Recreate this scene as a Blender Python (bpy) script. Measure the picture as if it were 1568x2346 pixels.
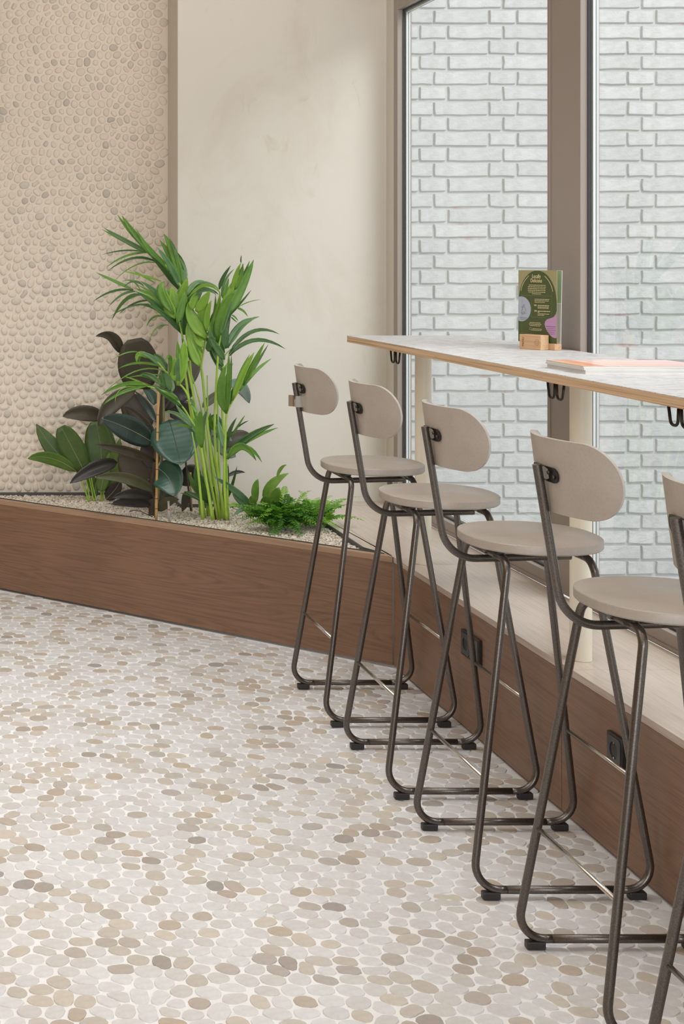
import bpy, math, random
import numpy as np
from mathutils import Vector, kdtree
R = random.Random(7)
rng = np.random.default_rng(11)
PI = math.pi
C = bpy.context.scene.collection
for o in list(bpy.data.objects): bpy.data.objects.remove(o)

# ------------------------------------------------------------------ camera
F, XV, YV, EYE = 3330.0, -190.0, 586.0, 1.40       # focal length and principal point (px of a 1568x2346 frame)
cam = bpy.data.objects.new('camera', bpy.data.cameras.new('camera')); C.objects.link(cam)
cam.location = (0, 0, EYE); cam.rotation_euler = (PI/2, 0, 0)
cam.data.sensor_fit = 'HORIZONTAL'; cam.data.sensor_width = 36
cam.data.lens = F/1568*36
cam.data.shift_x = (784-XV)/1568; cam.data.shift_y = -(1173-YV)/1568
cam.data.clip_start = .05
bpy.context.scene.camera = cam
def at(px, py, z):                                   # photo measurement -> place in the room, at depth z
    return Vector(((px-XV)*z/F, z, EYE-(py-YV)*z/F))

# ------------------------------------------------------------------ sky, lights, exposure
w = bpy.data.worlds.new('sky'); bpy.context.scene.world = w; w.use_nodes = True
bg = w.node_tree.nodes['Background']
bg.inputs[0].default_value = (.95, .97, 1.0, 1); bg.inputs[1].default_value = .98
def area(name, loc, target, sx, sy, power, col):
    l = bpy.data.lights.new(name, 'AREA'); l.shape = 'RECTANGLE'; l.size = sx; l.size_y = sy
    l.energy = power; l.color = col
    o = bpy.data.objects.new(name, l); C.objects.link(o); o.location = loc
    o.rotation_euler = (Vector(target)-Vector(loc)).to_track_quat('-Z', 'Y').to_euler()
    return o
area('courtyard_skylight', (3.7, 2.0, 4.3), (.3, 3.2, 0), 3.4, 2.0, 222, (.95, .97, 1))
area('shop_front_daylight', (.45, -1.9, 1.9), (.6, 6, 1.75), 2.8, 2.0, 90, (.97, .98, 1))
area('added_warm_fill', (-1.6, 2.2, 2.95), (-1.6, 2.2, 0), 1.6, 3.4, 20, (1, .72, .46))  # added warm fill from overhead, no known lamp of the room
for y_, e_ in ((1.4, 3), (3.1, 10), (4.7, 16)):       # added overhead fill to brighten the floor, beamed straight down
    d_ = area('added_down_fill', (-.05, y_, 2.97), (-.05, y_, 0), 1.8, 1.2, e_, (.97, .98, 1)); d_.data.spread = math.radians(100)
area('added_wall_fill', (1.15, 5.0, 2.93), (.35, 6.29, 1.9), 1.2, .25, 5, (1, .94, .85))  # added fill to lift the upper part of the back walls
area('added_seat_fill', (1.42, 3.4, 2.9), (1.42, 3.4, 0), .25, 3.2, 3.2, (.96, .98, 1)).data.spread = math.radians(70)  # added narrow overhead fill to brighten the seat tops
vs = bpy.context.scene.view_settings
bpy.context.scene.display_settings.display_device = 'sRGB'
vs.view_transform = 'Standard'; vs.look = 'None'; vs.gamma = 1; vs.exposure = 0.0; vs.use_curve_mapping = False

# ------------------------------------------------------------------ helpers
def link(name, me, mat=None, parent=None, loc=None, kind=None, label=None):
    o = bpy.data.objects.new(name, me); C.objects.link(o)
    if mat is not None and me is not None and len(me.materials) == 0:
        for m in (mat if isinstance(mat, (list, tuple)) else [mat]): me.materials.append(m)
    if parent: o.parent = parent
    if loc is not None: o.location = loc
    if kind: o['kind'] = kind
    if label: o['label'] = label
    return o
def thing(name, label, cat, loc=(0,0,0), rz=0, group=None):
    o = bpy.data.objects.new(name, None); C.objects.link(o); o.empty_display_size = .05
    o.location = loc; o.rotation_euler = (0,0,rz); o['label'] = label; o['category'] = cat
    if group: o['group'] = group
    return o
def tag(o, label, cat, group=None):
    o['label'] = label; o['category'] = cat
    if group: o['group'] = group
    return o
class MB:
    def __init__(s): s.v = []; s.f = []; s.mi = []
    def add(s, vs_, fs, mi=0):
        n = len(s.v); s.v += [tuple(p) for p in vs_]; s.f += [tuple(i+n for i in f) for f in fs]; s.mi += [mi]*len(fs); return s
    def box(s, x0, x1, y0, y1, z0, z1, mi=0):
        return s.add([(x0,y0,z0),(x1,y0,z0),(x1,y1,z0),(x0,y1,z0),(x0,y0,z1),(x1,y0,z1),(x1,y1,z1),(x0,y1,z1)],
              [(3,2,1,0),(4,5,6,7),(0,1,5,4),(1,2,6,5),(2,3,7,6),(3,0,4,7)], mi)
    def prism(s, poly, z0, z1, mi=0):
        n = len(poly); a = sum(poly[i][0]*poly[(i+1)%n][1]-poly[(i+1)%n][0]*poly[i][1] for i in range(n))
        if a < 0: poly = poly[::-1]
        return s.add([(x,y,z0) for x,y in poly]+[(x,y,z1) for x,y in poly],
              [tuple(range(n))[::-1], tuple(range(n,2*n))]+[(i,(i+1)%n,n+(i+1)%n,n+i) for i in range(n)], mi)
    def rings(s, rs, cap=True, mi=0):
        n = len(rs[0]); vs_ = [p for r in rs for p in r]; fs = []
        for k in range(len(rs)-1):
            for i in range(n): fs.append((k*n+i, k*n+(i+1)%n, (k+1)*n+(i+1)%n, (k+1)*n+i))
        if cap: fs += [tuple(range(n))[::-1], tuple(range((len(rs)-1)*n, len(rs)*n))]
        return s.add(vs_, fs, mi)
    def tube(s, pts, r, n=12, mi=0):
        pts = [Vector(p) for p in pts]; rr = r if isinstance(r, (list, tuple)) else [r]*len(pts)
        T = []
        for i in range(len(pts)):
            a = pts[max(i-1,0)]; b = pts[min(i+1,len(pts)-1)]; T.append((b-a).normalized())
        nrm = T[0].orthogonal().normalized(); rs = []
        for i, p in enumerate(pts):
            nrm = (nrm - T[i]*nrm.dot(T[i])).normalized(); b = T[i].cross(nrm)
            rs.append([p+(nrm*math.cos(2*PI*k/n)+b*math.sin(2*PI*k/n))*rr[i] for k in range(n)])
        return s.rings(rs, True, mi)
    def cyl(s, p, q, r, n=16, mi=0): return s.tube([p, q], r, n, mi)
    def mesh(s, name, smooth=False):
        me = bpy.data.meshes.new(name); me.from_pydata(s.v, [], s.f); me.update()
        if any(s.mi): me.polygons.foreach_set('material_index', s.mi)
        if smooth:
            me.polygons.foreach_set('use_smooth', [True]*len(me.polygons))
        return me
    def build(s, name, mat, parent=None, smooth=False, bevel=0, auto=False, **kw):
        me = s.mesh(name, smooth or auto)
        if auto: me.set_sharp_from_angle(angle=math.radians(38))
        o = link(name, me, mat, parent, **kw)
        if bevel:
            b = o.modifiers.new('bevel', 'BEVEL'); b.width = bevel; b.segments = 2; b.limit_method = 'ANGLE'; b.harden_normals = False
        return o
def fillet(pts, rad, n=8):
    P = [Vector(p) for p in pts]; out = [P[0]]
    for i in range(1, len(P)-1):
        r = rad[i-1]; a = (P[i-1]-P[i]).normalized(); b = (P[i+1]-P[i]).normalized()
        ang = a.angle(b); d = r/math.tan(ang/2); c = P[i]+(a+b).normalized()*(r/math.sin(ang/2))
        s0 = P[i]+a*d-c; s1 = P[i]+b*d-c; tot = s0.angle(s1)
        for k in range(n+1):
            t = k/n; out.append(c+(s0*math.sin((1-t)*tot)+s1*math.sin(t*tot))/math.sin(tot))
    out.append(P[-1]); return out
def bez(a, b, c, t): return a*(1-t)**2+b*2*t*(1-t)+c*t*t

# ------------------------------------------------------------------ materials
def mat(name, col=(.5,.5,.5), rough=.5, metal=0, spec=.5):
    m = bpy.data.materials.new(name); m.use_nodes = True; p = m.node_tree.nodes['Principled BSDF']
    p.inputs['Base Color'].default_value = (*col, 1); p.inputs['Roughness'].default_value = rough
    p.inputs['Metallic'].default_value = metal; p.inputs['Specular IOR Level'].default_value = spec
    m.diffuse_color = (*col, 1); return m
def NT(m): nt = m.node_tree; return nt, nt.nodes, nt.links, nt.nodes['Principled BSDF']
def nz(nt, scale, detail=3, rough=.5, dist=0, vec=None):
    n = nt.nodes.new('ShaderNodeTexNoise'); n.inputs['Scale'].default_value = scale; n.inputs['Detail'].default_value = detail
    n.inputs['Roughness'].default_value = rough; n.inputs['Distortion'].default_value = dist
    if vec: nt.links.new(vec, n.inputs['Vector'])
    return n
def ramp(nt, fac, stops):
    r = nt.nodes.new('ShaderNodeValToRGB'); e = r.color_ramp.elements
    while len(e) < len(stops): e.new(.5)
    for i, (p, c) in enumerate(stops): e[i].position = p; e[i].color = (*c, 1)
    nt.links.new(fac, r.inputs[0]); return r
def coords(nt, scale=(1,1,1), which='Object', rot=(0,0,0)):
    t = nt.nodes.new('ShaderNodeTexCoord'); m = nt.nodes.new('ShaderNodeMapping')
    m.inputs['Scale'].default_value = scale; m.inputs['Rotation'].default_value = rot
    nt.links.new(t.outputs[which], m.inputs[0]); return m.outputs[0]
def bump(nt, h, strength, dist=.002):
    b = nt.nodes.new('ShaderNodeBump'); b.inputs['Strength'].default_value = strength; b.inputs['Distance'].default_value = dist
    nt.links.new(h, b.inputs['Height']); return b
def mixc(nt, a, b, fac, mode='MIX'):
    m = nt.nodes.new('ShaderNodeMix'); m.data_type = 'RGBA'; m.blend_type = mode
    for s, v in ((m.inputs[0], fac), (m.inputs[6], a), (m.inputs[7], b)):
        if hasattr(v, 'links') or isinstance(v, bpy.types.NodeSocket): nt.links.new(v, s)
        else: s.default_value = v if not isinstance(v, tuple) else (*v, 1)
    return m.outputs[2]
def island(nt):                                     # one random number per separate piece
    g = nt.nodes.new('ShaderNodeNewGeometry'); o = nt.nodes.new('ShaderNodeObjectInfo')
    a = nt.nodes.new('ShaderNodeMath'); a.operation = 'ADD'; b = nt.nodes.new('ShaderNodeMath'); b.operation = 'FRACT'
    nt.links.new(g.outputs['Random Per Island'], a.inputs[0]); nt.links.new(o.outputs['Random'], a.inputs[1]); nt.links.new(a.outputs[0], b.inputs[0])
    return b.outputs[0]

def stone_mat(name, stops, rough, grain=.12, spec=.4):
    m = mat(name, stops[0][1], rough, 0, spec); nt, N, L, p = NT(m)
    r = ramp(nt, island(nt), stops); r.color_ramp.interpolation = 'LINEAR'
    v = coords(nt); n1 = nz(nt, 55, 5, .65, 0, v)
    g = ramp(nt, n1.outputs[0], [(.25, (1-grain,)*3), (.75, (1+grain*.3,)*3)])
    L.new(mixc(nt, r.outputs[0], g.outputs[0], 1.0, 'MULTIPLY'), p.inputs['Base Color'])
    n2 = nz(nt, 260, 3, .6, 0, v); L.new(bump(nt, n2.outputs[0], .25, .0006).outputs[0], p.inputs['Normal'])
    return m
M = {}
M['floor_stone'] = stone_mat('floor_pebble', [(0,(0.619,0.617,0.615)),(.30,(0.602,0.594,0.587)),(.45,(0.549,0.526,0.500)),(.60,(0.584,0.576,0.574)),(.72,(0.478,0.432,0.379)),(.82,(0.549,0.495,0.426)),(.9,(0.416,0.378,0.347)),(.96,(0.460,0.387,0.305)),(1,(0.319,0.288,0.268))], .42)
M['wall_stone'] = stone_mat('wall_pebble', [(0,(.79,.71,.61)),(.6,(.77,.69,.59)),(.82,(.72,.645,.55)),(.95,(.66,.60,.52)),(1,(.56,.51,.45))], .62, .06)
m = M['grout'] = mat('grout', (.78,.755,.72), .7); nt, N, L, p = NT(m)
n = nz(nt, 9, 5, .6, 0, coords(nt)); L.new(ramp(nt, n.outputs[0], [(.3,(.67,.665,.655)),(.7,(.73,.73,.725))]).outputs[0], p.inputs['Base Color'])
n = nz(nt, 300, 3, .6, 0, coords(nt)); L.new(bump(nt, n.outputs[0], .3, .001).outputs[0], p.inputs['Normal'])
m = M['wall_mortar'] = mat('wall_mortar', (.79,.71,.61), .75); nt, N, L, p = NT(m)
n = nz(nt, 40, 5, .6, 0, coords(nt)); L.new(bump(nt, n.outputs[0], .5, .003).outputs[0], p.inputs['Normal'])
m = M['plaster'] = mat('plaster', (.66,.61,.53), .7, 0, .3); nt, N, L, p = NT(m)
v = coords(nt, (1,1,.7)); n = nz(nt, 2.2, 7, .62, .6, v)
c1 = ramp(nt, n.outputs[0], [(.32,(.65,.60,.53)),(.46,(.69,.655,.59)),(.7,(.70,.665,.61))]).outputs[0]
n3 = nz(nt, 7, 4, .6, 1.2, v); c2 = ramp(nt, n3.outputs[0], [(.26,(.92,.895,.85)),(.36,(1,1,1))]).outputs[0]
L.new(mixc(nt, c1, c2, 1.0, 'MULTIPLY'), p.inputs['Base Color'])
n2 = nz(nt, 14, 6, .6, .5, v); L.new(bump(nt, n2.outputs[0], .12, .004).outputs[0], p.inputs['Normal'])

def wood(name, dark, mid, light, grain='X', rough=.42, fine=1.0, spec=.5, cathedral=1.0):
    m = mat(name, mid, rough, 0, spec); nt, N, L, p = NT(m)
    sc = {'X': (.55, 9, 9), 'Y': (9, .55, 9), 'Z': (9, 9, .55)}[grain]
    v = coords(nt, sc)
    n1 = nz(nt, .9*cathedral, 3, .5, 1.2, v)
    mul = nt.nodes.new('ShaderNodeMath'); mul.operation = 'MULTIPLY'; mul.inputs[1].default_value = 17
    L.new(n1.outputs[0], mul.inputs[0]); fr = nt.nodes.new('ShaderNodeMath'); fr.operation = 'PINGPONG'; fr.inputs[1].default_value = .5
    L.new(mul.outputs[0], fr.inputs[0])
    a = ramp(nt, fr.outputs[0], [(0, dark), (.16, mid), (.5, light)]).outputs[0]
    sc2 = {'X': (3, 120, 120), 'Y': (120, 3, 120), 'Z': (120, 120, 3)}[grain]
    v2 = coords(nt, sc2); n2 = nz(nt, 1.6*fine, 4, .6, 0, v2)
    b = ramp(nt, n2.outputs[0], [(.3, (.80,.78,.76)), (.55, (1,1,1))]).outputs[0]
    n3 = nz(nt, 1.3, 2, .5, 0, coords(nt)); c = ramp(nt, n3.outputs[0], [(.3,(.86,.84,.83)),(.7,(1.06,1.06,1.06))]).outputs[0]
    L.new(mixc(nt, mixc(nt, mixc(nt, mid, a, .32), b, 1.0, 'MULTIPLY'), c, 1.0, 'MULTIPLY'), p.inputs['Base Color'])
    L.new(bump(nt, n2.outputs[0], .12, .0006).outputs[0], p.inputs['Normal'])
    return m
M['wood_x'] = wood('ash_stained_x', (.13,.072,.045), (.235,.135,.083), (.29,.175,.112), 'X')
M['wood_y'] = wood('ash_stained_y', (.14,.080,.052), (.245,.145,.092), (.30,.185,.122), 'Y')
M['wood_cap'] = wood('ash_cap', (.29,.18,.115), (.39,.255,.165), (.43,.29,.195), 'X')
M['wood_top_glare'] = wood('ash_top_glare', (.47,.38,.31), (.57,.48,.41), (.61,.53,.46), 'Y', .28)  # paler than the stained fronts: window glare put into the colour
M['beech'] = wood('beech', (.58,.36,.19), (.68,.44,.25), (.74,.50,.30), 'X', .5)
M['bamboo'] = mat('bamboo', (.55,.33,.12), .5)
M['steel'] = mat('gunmetal_tube', (.13,.115,.10), .30, .85); nt, N, L, p = NT(M['steel'])
n = nz(nt, 400, 2, .5, 0, coords(nt)); L.new(ramp(nt, n.outputs[0], [(.35,(.115,.10,.09)),(.65,(.16,.145,.13))]).outputs[0], p.inputs['Base Color'])
M['bright_steel'] = mat('bright_steel', (.55,.53,.50), .25, 1)
M['black_plastic'] = mat('black_plastic', (.022,.021,.021), .45)
M['dark_steel'] = mat('dark_steel', (.05,.045,.04), .35, .8)
m = M['leather'] = mat('taupe_linoleum', (.40,.345,.29), .40, 0, .75); nt, N, L, p = NT(m)
v = coords(nt, (1, 1, 1)); n = nz(nt, 9, 5, .6, .3, v)
c1 = ramp(nt, n.outputs[0], [(.3,(.36,.315,.27)),(.7,(.42,.375,.335))]).outputs[0]
n2 = nz(nt, 220, 3, .7, 0, v); c2 = ramp(nt, n2.outputs[0], [(.3,(.92,.92,.92)),(.6,(1,1,1))]).outputs[0]
L.new(mixc(nt, c1, c2, 1.0, 'MULTIPLY'), p.inputs['Base Color'])
L.new(bump(nt, n2.outputs[0], .1, .0005).outputs[0], p.inputs['Normal'])
m = M['table_top'] = mat('speckled_laminate', (.66,.65,.64), .5); nt, N, L, p = NT(m)
v = coords(nt, (22, 150, 40)); n = nz(nt, 1.0, 3, .55, .6, v)
v2 = coords(nt, (60, 60, 40)); n2 = nz(nt, 1.0, 4, .6, .4, v2)
a = ramp(nt, n.outputs[0], [(.30,(.20,.19,.19)),(.42,(.46,.45,.45)),(.56,(.60,.595,.59))]).outputs[0]
b = ramp(nt, n2.outputs[0], [(.3,(.70,.66,.62)),(.42,(1,1,1))]).outputs[0]
L.new(mixc(nt, a, b, 1.0, 'MULTIPLY'), p.inputs['Base Color'])
m = M['ply_edge'] = mat('plywood_edge', (.55,.37,.22), .55); nt, N, L, p = NT(m)
v = coords(nt, (2, 2, 430)); n = nz(nt, 1.0, 2, .5, .1, v)
a = ramp(nt, n.outputs[0], [(.36,(.42,.26,.145)),(.46,(.60,.42,.26)),(.6,(.66,.48,.31))]).outputs[0]
n2 = nz(nt, 1.0, 2, .6, 0, coords(nt, (14, 14, 60))); b = ramp(nt, n2.outputs[0], [(.22,(.45,.35,.28)),(.30,(1,1,1))]).outputs[0]
L.new(mixc(nt, a, b, 1.0, 'MULTIPLY'), p.inputs['Base Color'])
M['frame'] = mat('taupe_lacquer', (.34,.29,.26), .38)
M['gasket'] = mat('rubber_gasket', (.05,.05,.055), .6)
M['spacer'] = mat('glazing_spacer', (.86,.87,.88), .4, 0)
M['spacer_grey'] = mat('glazing_spacer_grey', (.33,.36,.36), .5, .3)
M['post'] = mat('beige_lacquer', (.78,.73,.61), .36)
M['ceiling'] = mat('ceiling_paint', (.72,.63,.52), .9)
M['warm_wall'] = mat('warm_wall', (.50,.33,.19), .8)
M['paving'] = mat('pale_paving', (.68,.67,.65), .85)
M['liner'] = mat('liner_metal', (.10,.10,.095), .5, .4)
M['soil'] = mat('dark_gap', (.05,.03,.025), .9)
M['paper'] = mat('paper', (.80,.79,.77), .6)
m = M['glass'] = bpy.data.materials.new('window_glass'); m.use_nodes = True; nt = m.node_tree; nt.nodes.clear()
o_ = nt.nodes.new('ShaderNodeOutputMaterial'); t_ = nt.nodes.new('ShaderNodeBsdfTransparent'); g_ = nt.nodes.new('ShaderNodeBsdfGlossy')
t_.inputs[0].default_value = (.95,.965,.955,1); g_.inputs['Roughness'].default_value = .0
f_ = nt.nodes.new('ShaderNodeFresnel'); f_.inputs[0].default_value = 1.45; x_ = nt.nodes.new('ShaderNodeMixShader')
sc_ = nt.nodes.new('ShaderNodeMath'); sc_.operation = 'MULTIPLY'; sc_.inputs[1].default_value = .2
nt.links.new(f_.outputs[0], sc_.inputs[0]); nt.links.new(sc_.outputs[0], x_.inputs[0]); nt.links.new(t_.outputs[0], x_.inputs[1]); nt.links.new(g_.outputs[0], x_.inputs[2]); nt.links.new(x_.outputs[0], o_.inputs[0])
m = M['clear_plastic'] = mat('clear_plastic', (.8,.8,.78), .2); NT(m)[3].inputs['Transmission Weight'].default_value = .6
m = M['brick'] = mat('white_brick', (.74,.75,.75), .8, 0, .3); nt, N, L, p = NT(m)
r = ramp(nt, island(nt), [(0,(.67,.675,.68)),(.5,(.71,.715,.715)),(1,(.75,.75,.745))])
n = nz(nt, 16, 5, .65, .5, coords(nt, (1,1,1.6))); g = ramp(nt, n.outputs[0], [(.28,(.84,.85,.86)),(.6,(1,1,1))])
L.new(mixc(nt, r.outputs[0], g.outputs[0], 1.0, 'MULTIPLY'), p.inputs['Base Color'])
n2 = nz(nt, 38, 6, .68, 1.1, coords(nt, (1,1,1.3), rot=(0,.6,0))); L.new(bump(nt, n2.outputs[0], .8, .006).outputs[0], p.inputs['Normal'])
m = M['brick_joint'] = mat('brick_mortar', (.66,.655,.645), .9); nt, N, L, p = NT(m)
n = nz(nt, 2.3, 5, .7, 0, coords(nt)); L.new(ramp(nt, n.outputs[0], [(.3,(.60,.595,.585)),(.61,(.66,.66,.65)),(.66,(.60,.44,.45)),(.71,(.64,.63,.62))]).outputs[0], p.inputs['Base Color'])
def leafmat(name, col, col2, rough, spec=.5, vein=0, trans=.0):
    m = mat(name, col, rough, 0, spec); nt, N, L, p = NT(m)
    n = nz(nt, 14, 4, .6, .3, coords(nt)); r = ramp(nt, n.outputs[0], [(.3, col), (.7, col2)])
    L.new(r.outputs[0], p.inputs['Base Color'])
    if vein:
        uv = nt.nodes.new('ShaderNodeTexCoord'); wv = nt.nodes.new('ShaderNodeTexWave'); wv.inputs['Scale'].default_value = vein; wv.bands_direction = 'Y'
        L.new(uv.outputs['UV'], wv.inputs[0]); L.new(bump(nt, wv.outputs[0], .12, .0012).outputs[0], p.inputs['Normal'])
    if trans:
        tr = nt.nodes.new('ShaderNodeBsdfTranslucent'); L.new(r.outputs[0], tr.inputs[0]); mx = nt.nodes.new('ShaderNodeMixShader')
        mx.inputs[0].default_value = trans; L.new(p.outputs[0], mx.inputs[1]); L.new(tr.outputs[0], mx.inputs[2])
        L.new(mx.outputs[0], nt.nodes['Material Output'].inputs[0])
    return m
M['pg'] = leafmat('palm_green', (.11,.27,.035), (.18,.38,.055), .35, .5, 0, .25)
M['pl'] = leafmat('palm_lime', (.21,.42,.04), (.32,.54,.07), .35, .5, 0, .35)
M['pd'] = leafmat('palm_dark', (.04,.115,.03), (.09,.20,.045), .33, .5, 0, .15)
M['pt'] = leafmat('palm_teal', (.10,.23,.08), (.19,.34,.14), .3, .6, 0, .15)
M['stem'] = leafmat('palm_stem', (.30,.50,.05), (.40,.58,.09), .4)
M['stemo'] = leafmat('stem_olive', (.12,.14,.04), (.18,.19,.07), .5)
M['rd'] = leafmat('rubber_dark', (.018,.032,.028), (.028,.05,.04), .22, .6, 5)
M['rt'] = leafmat('rubber_teal', (.022,.075,.05), (.04,.11,.075), .3, .55, 3)
M['ru'] = leafmat('rubber_underside', (.042,.034,.019), (.066,.053,.030), .5)
M['ro'] = leafmat('rubber_olive', (.07,.075,.035), (.10,.10,.05), .5)
M['rp'] = leafmat('rubber_pale', (.16,.22,.19), (.22,.28,.24), .5)
M['rb'] = leafmat('rubber_black', (.02,.016,.014), (.035,.028,.024), .4)
M['bark'] = leafmat('rubber_bark', (.05,.032,.022), (.085,.06,.04), .7)
M['rib_red'] = mat('midrib_red', (.12,.035,.02), .5)
M['rib_pale'] = mat('midrib_pale', (.30,.30,.18), .5)
M['an'] = leafmat('anthurium_green', (.04,.085,.012), (.075,.135,.022), .45)
M['al'] = leafmat('anthurium_light', (.09,.18,.025), (.14,.24,.04), .45, .5, 0, .2)
M['ag'] = leafmat('aglaonema', (.13,.33,.03), (.32,.50,.11), .35, .5, 0, .25)
M['ap'] = leafmat('aglaonema_pale', (.20,.34,.20), (.10,.22,.09), .35, .5, 0, .2)
M['fm'] = leafmat('fern_mid', (.12,.36,.03), (.20,.48,.05), .4, .5, 0, .3)
M['fd'] = leafmat('fern_dark', (.045,.16,.02), (.10,.28,.035), .4, .5, 0, .25)
M['fl'] = leafmat('fern_light', (.22,.48,.04), (.34,.62,.07), .45, .5, 0, .4)
m = M['gravel'] = stone_mat('gravel', [(0,(.80,.76,.68)),(.4,(.72,.67,.58)),(.8,(.66,.58,.46)),(1,(.50,.42,.32))], .8)
flat = lambda n, c: M.setdefault(n, mat(n, c, .55))

# ------------------------------------------------------------------ measured planes of the room
XB, HB = 1.622, .375            # bench front and bench height
XW, ZG0, ZG1 = 1.957, .42, 2.4025  # window frame face, glass bottom and top
YP, YPEB, XP0 = 6.06, 6.292, 1.0864  # plaster wall, pebble wall, plaster wall's left edge
PC = (1.620, 4.945)             # planter's front corner
PDIR = Vector((1.271, -1.153)).normalized(); PN = Vector((-PDIR.y, PDIR.x))  # along the front; into the planter
if PN.y < 0: PN = -PN
def pf(s, d=0):                 # planter plan: s metres left of the corner along the front, d metres inwards
    q = Vector(PC)-PDIR*s+PN*d; return (q.x, q.y)
def front_y(x): return PC[1]+(PC[0]-x)*(-PDIR.y/PDIR.x)

# ------------------------------------------------------------------ pebbles: packed cells rounded into stones
def cells(x0, x1, y0, y1, d, iters, keep, stretch=1.0, nang=16):
    pts = []; row = 0; y = y0
    while y < y1:
        x = x0+(row % 2)*d*stretch*.5
        while x < x1: pts.append((x+rng.normal()*d*.24*stretch, y+rng.normal()*d*.24)); x += d*stretch
        y += d*.87; row += 1
    P = np.array(pts); K = 12
    th = np.arange(nang)*2*PI/nang; ct, st = np.cos(th), np.sin(th)
    def radial(P):
        kd = kdtree.KDTree(len(P))
        for i, p in enumerate(P): kd.insert((p[0], p[1], 0), i)
        kd.balance()
        idx = np.array([[j for _, j, _ in kd.find_n((p[0], p[1], 0), K+1)][1:] for p in P])
        D = P[idx]-P[:, None, :]; dist2 = (D**2).sum(-1)
        proj = D[..., 0:1]*ct+D[..., 1:2]*st            # N,K,A
        r = np.where(proj > 1e-6, dist2[..., None]*.5/np.maximum(proj, 1e-6), 9).min(1)
        return np.minimum(r, d*1.1)
    for _ in range(iters):
        r = radial(P); a = (r**2).sum(1)
        cx = (r**3*ct).sum(1)*2/3/a; cy = (r**3*st).sum(1)*2/3/a
        P = P+np.stack([cx, cy], 1)*.9
    r = radial(P)
    ok = np.array([keep(p[0], p[1]) for p in P])
    return P[ok], r[ok], th
def pebble_shape(r, th, gap):
    ca = (r[None, :]*np.exp(-1j*np.outer(np.arange(4), th))).mean(1)
    rr = ca[0].real+2*(ca[1]*np.exp(1j*th)).real+2*1.45*(ca[2]*np.exp(2j*th)).real+.2*(ca[3]*np.exp(3j*th)).real
    rr = np.minimum(rr, r*1.04)-gap
    return np.maximum(rr, .004)
def pebble_field(parent, P, r, th, gap, h, place, material, order, name, domed=False):
    """place(x, y, z)-> world; the 300 that show largest are parts, the rest one joined part"""
    o = np.argsort([order(p[0], p[1]) for p in P]); rest = MB(); rmi = []; n = len(th)
    RG = ((1.0, 0), (.93, .62), (.72, 1.0)) if domed else ((1.0, 0), (.955, 1.0))
    for k, i in enumerate(o):
        size = R.choice((0, 0, 0, .0012, .0025, .0045) if domed else (0, 0, .0006, .0012, .0022))
        rr = pebble_shape(r[i], th, gap*R.uniform(.7, 1.4)+size); hh = h*R.uniform(.65, 1.15)
        tx, ty = R.uniform(-.035, .035), R.uniform(-.035, .035)
        cc, ss = np.cos(th), np.sin(th); c = Vector(place(P[i][0], P[i][1], 0)); vs_ = []; fs = []
        for f, z in RG:
            for a in range(n):
                x_, y_ = rr[a]*f*cc[a], rr[a]*f*ss[a]
                vs_.append(Vector(place(P[i][0]+x_, P[i][1]+y_, -.0015+(hh+.0015)*z+(tx*x_+ty*y_ if z else 0)))-(c if k < 300 else Vector()))
        q = len(RG)-1
        for a in range(q):
            for b in range(n): fs.append((a*n+b, a*n+(b+1)%n, (a+1)*n+(b+1)%n, (a+1)*n+b))
        fs.append(tuple(range(q*n, (q+1)*n)))
        sm = [True]*(q*n)+[domed]
        if k < 300:
            mb = MB(); mb.add(vs_, fs); ob = mb.build(name, material, parent, loc=c); ob.data.polygons.foreach_set('use_smooth', sm)
        else: rest.add(vs_, fs); rmi += sm
    ob = rest.build(name+'_field', material, parent, kind='stuff'); ob.data.polygons.foreach_set('use_smooth', rmi)

# floor
floor = MB().box(-4.2, 2.05, -2.4, YPEB+.1, -.06, -.0035).build('floor', M['grout'], kind='structure')
def keepf(x, y): return -1.7 < x < XB-.012 and 1.2 < y < min(front_y(x)-.02, 6.28)
P, r, th = cells(-1.75, 1.66, 1.15, 6.3, .0455, 2, keepf, 1.14)
def sz(x, y):
    px = XV+F*x/max(y, .1); py = YV+F*EYE/max(y, .1)
    vis = -20 < px < 1590 and py < 2360
    return y if vis else 50+abs(y-3)
pebble_field(floor, P, r, th, .0014, .0026, lambda x, y, z: (x, y, z-.0035), M['floor_stone'], sz, 'pebble')

# pebble wall
wall = MB().box(-4.2, XP0+.3, YPEB, YPEB+.14, -.06, 3.0).build('wall_back', M['wall_mortar'], kind='structure')
P, r, th = cells(-.75, XP0-.008, .33, 3.0, .0405, 2, lambda x, z: -.75 < x < XP0-.018 and .38 < z < 2.98, .92, 12)
def szw(x, z):
    px = XV+F*x/YPEB; py = YV+F*(EYE-z)/YPEB
    return (0 if (-5 < px < 392 and 0 < py < 1135) else 100) + (.0 if py > 0 else 1)+abs(px-190)/400+abs(py-560)/1200
pebble_field(wall, P, r, th, .0026, .0062, lambda x, z, h: (x, YPEB-h, z), M['wall_stone'], szw, 'pebble', domed=True)

# plaster wall with its two returns, left of it the pebble wall, right of it the window
mb = MB(); mb.prism([(XP0, YP), (XP0, YPEB+.14), (2.0, YPEB+.14), (2.0, 5.967), (XW, 5.967), (XW, YP)], .30, 3.0)
mb.build('wall_right', M['plaster'], kind='structure', bevel=.004)
MB().box(-4.2, 2.05, -2.4, YPEB+.14, 3.0, 3.1).build('ceiling', M['ceiling'], kind='structure')
MB().box(-4.3, -4.2, -2.4, YPEB+.14, -.06, 3.0).build('wall_left', M['warm_wall'], kind='structure')
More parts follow.
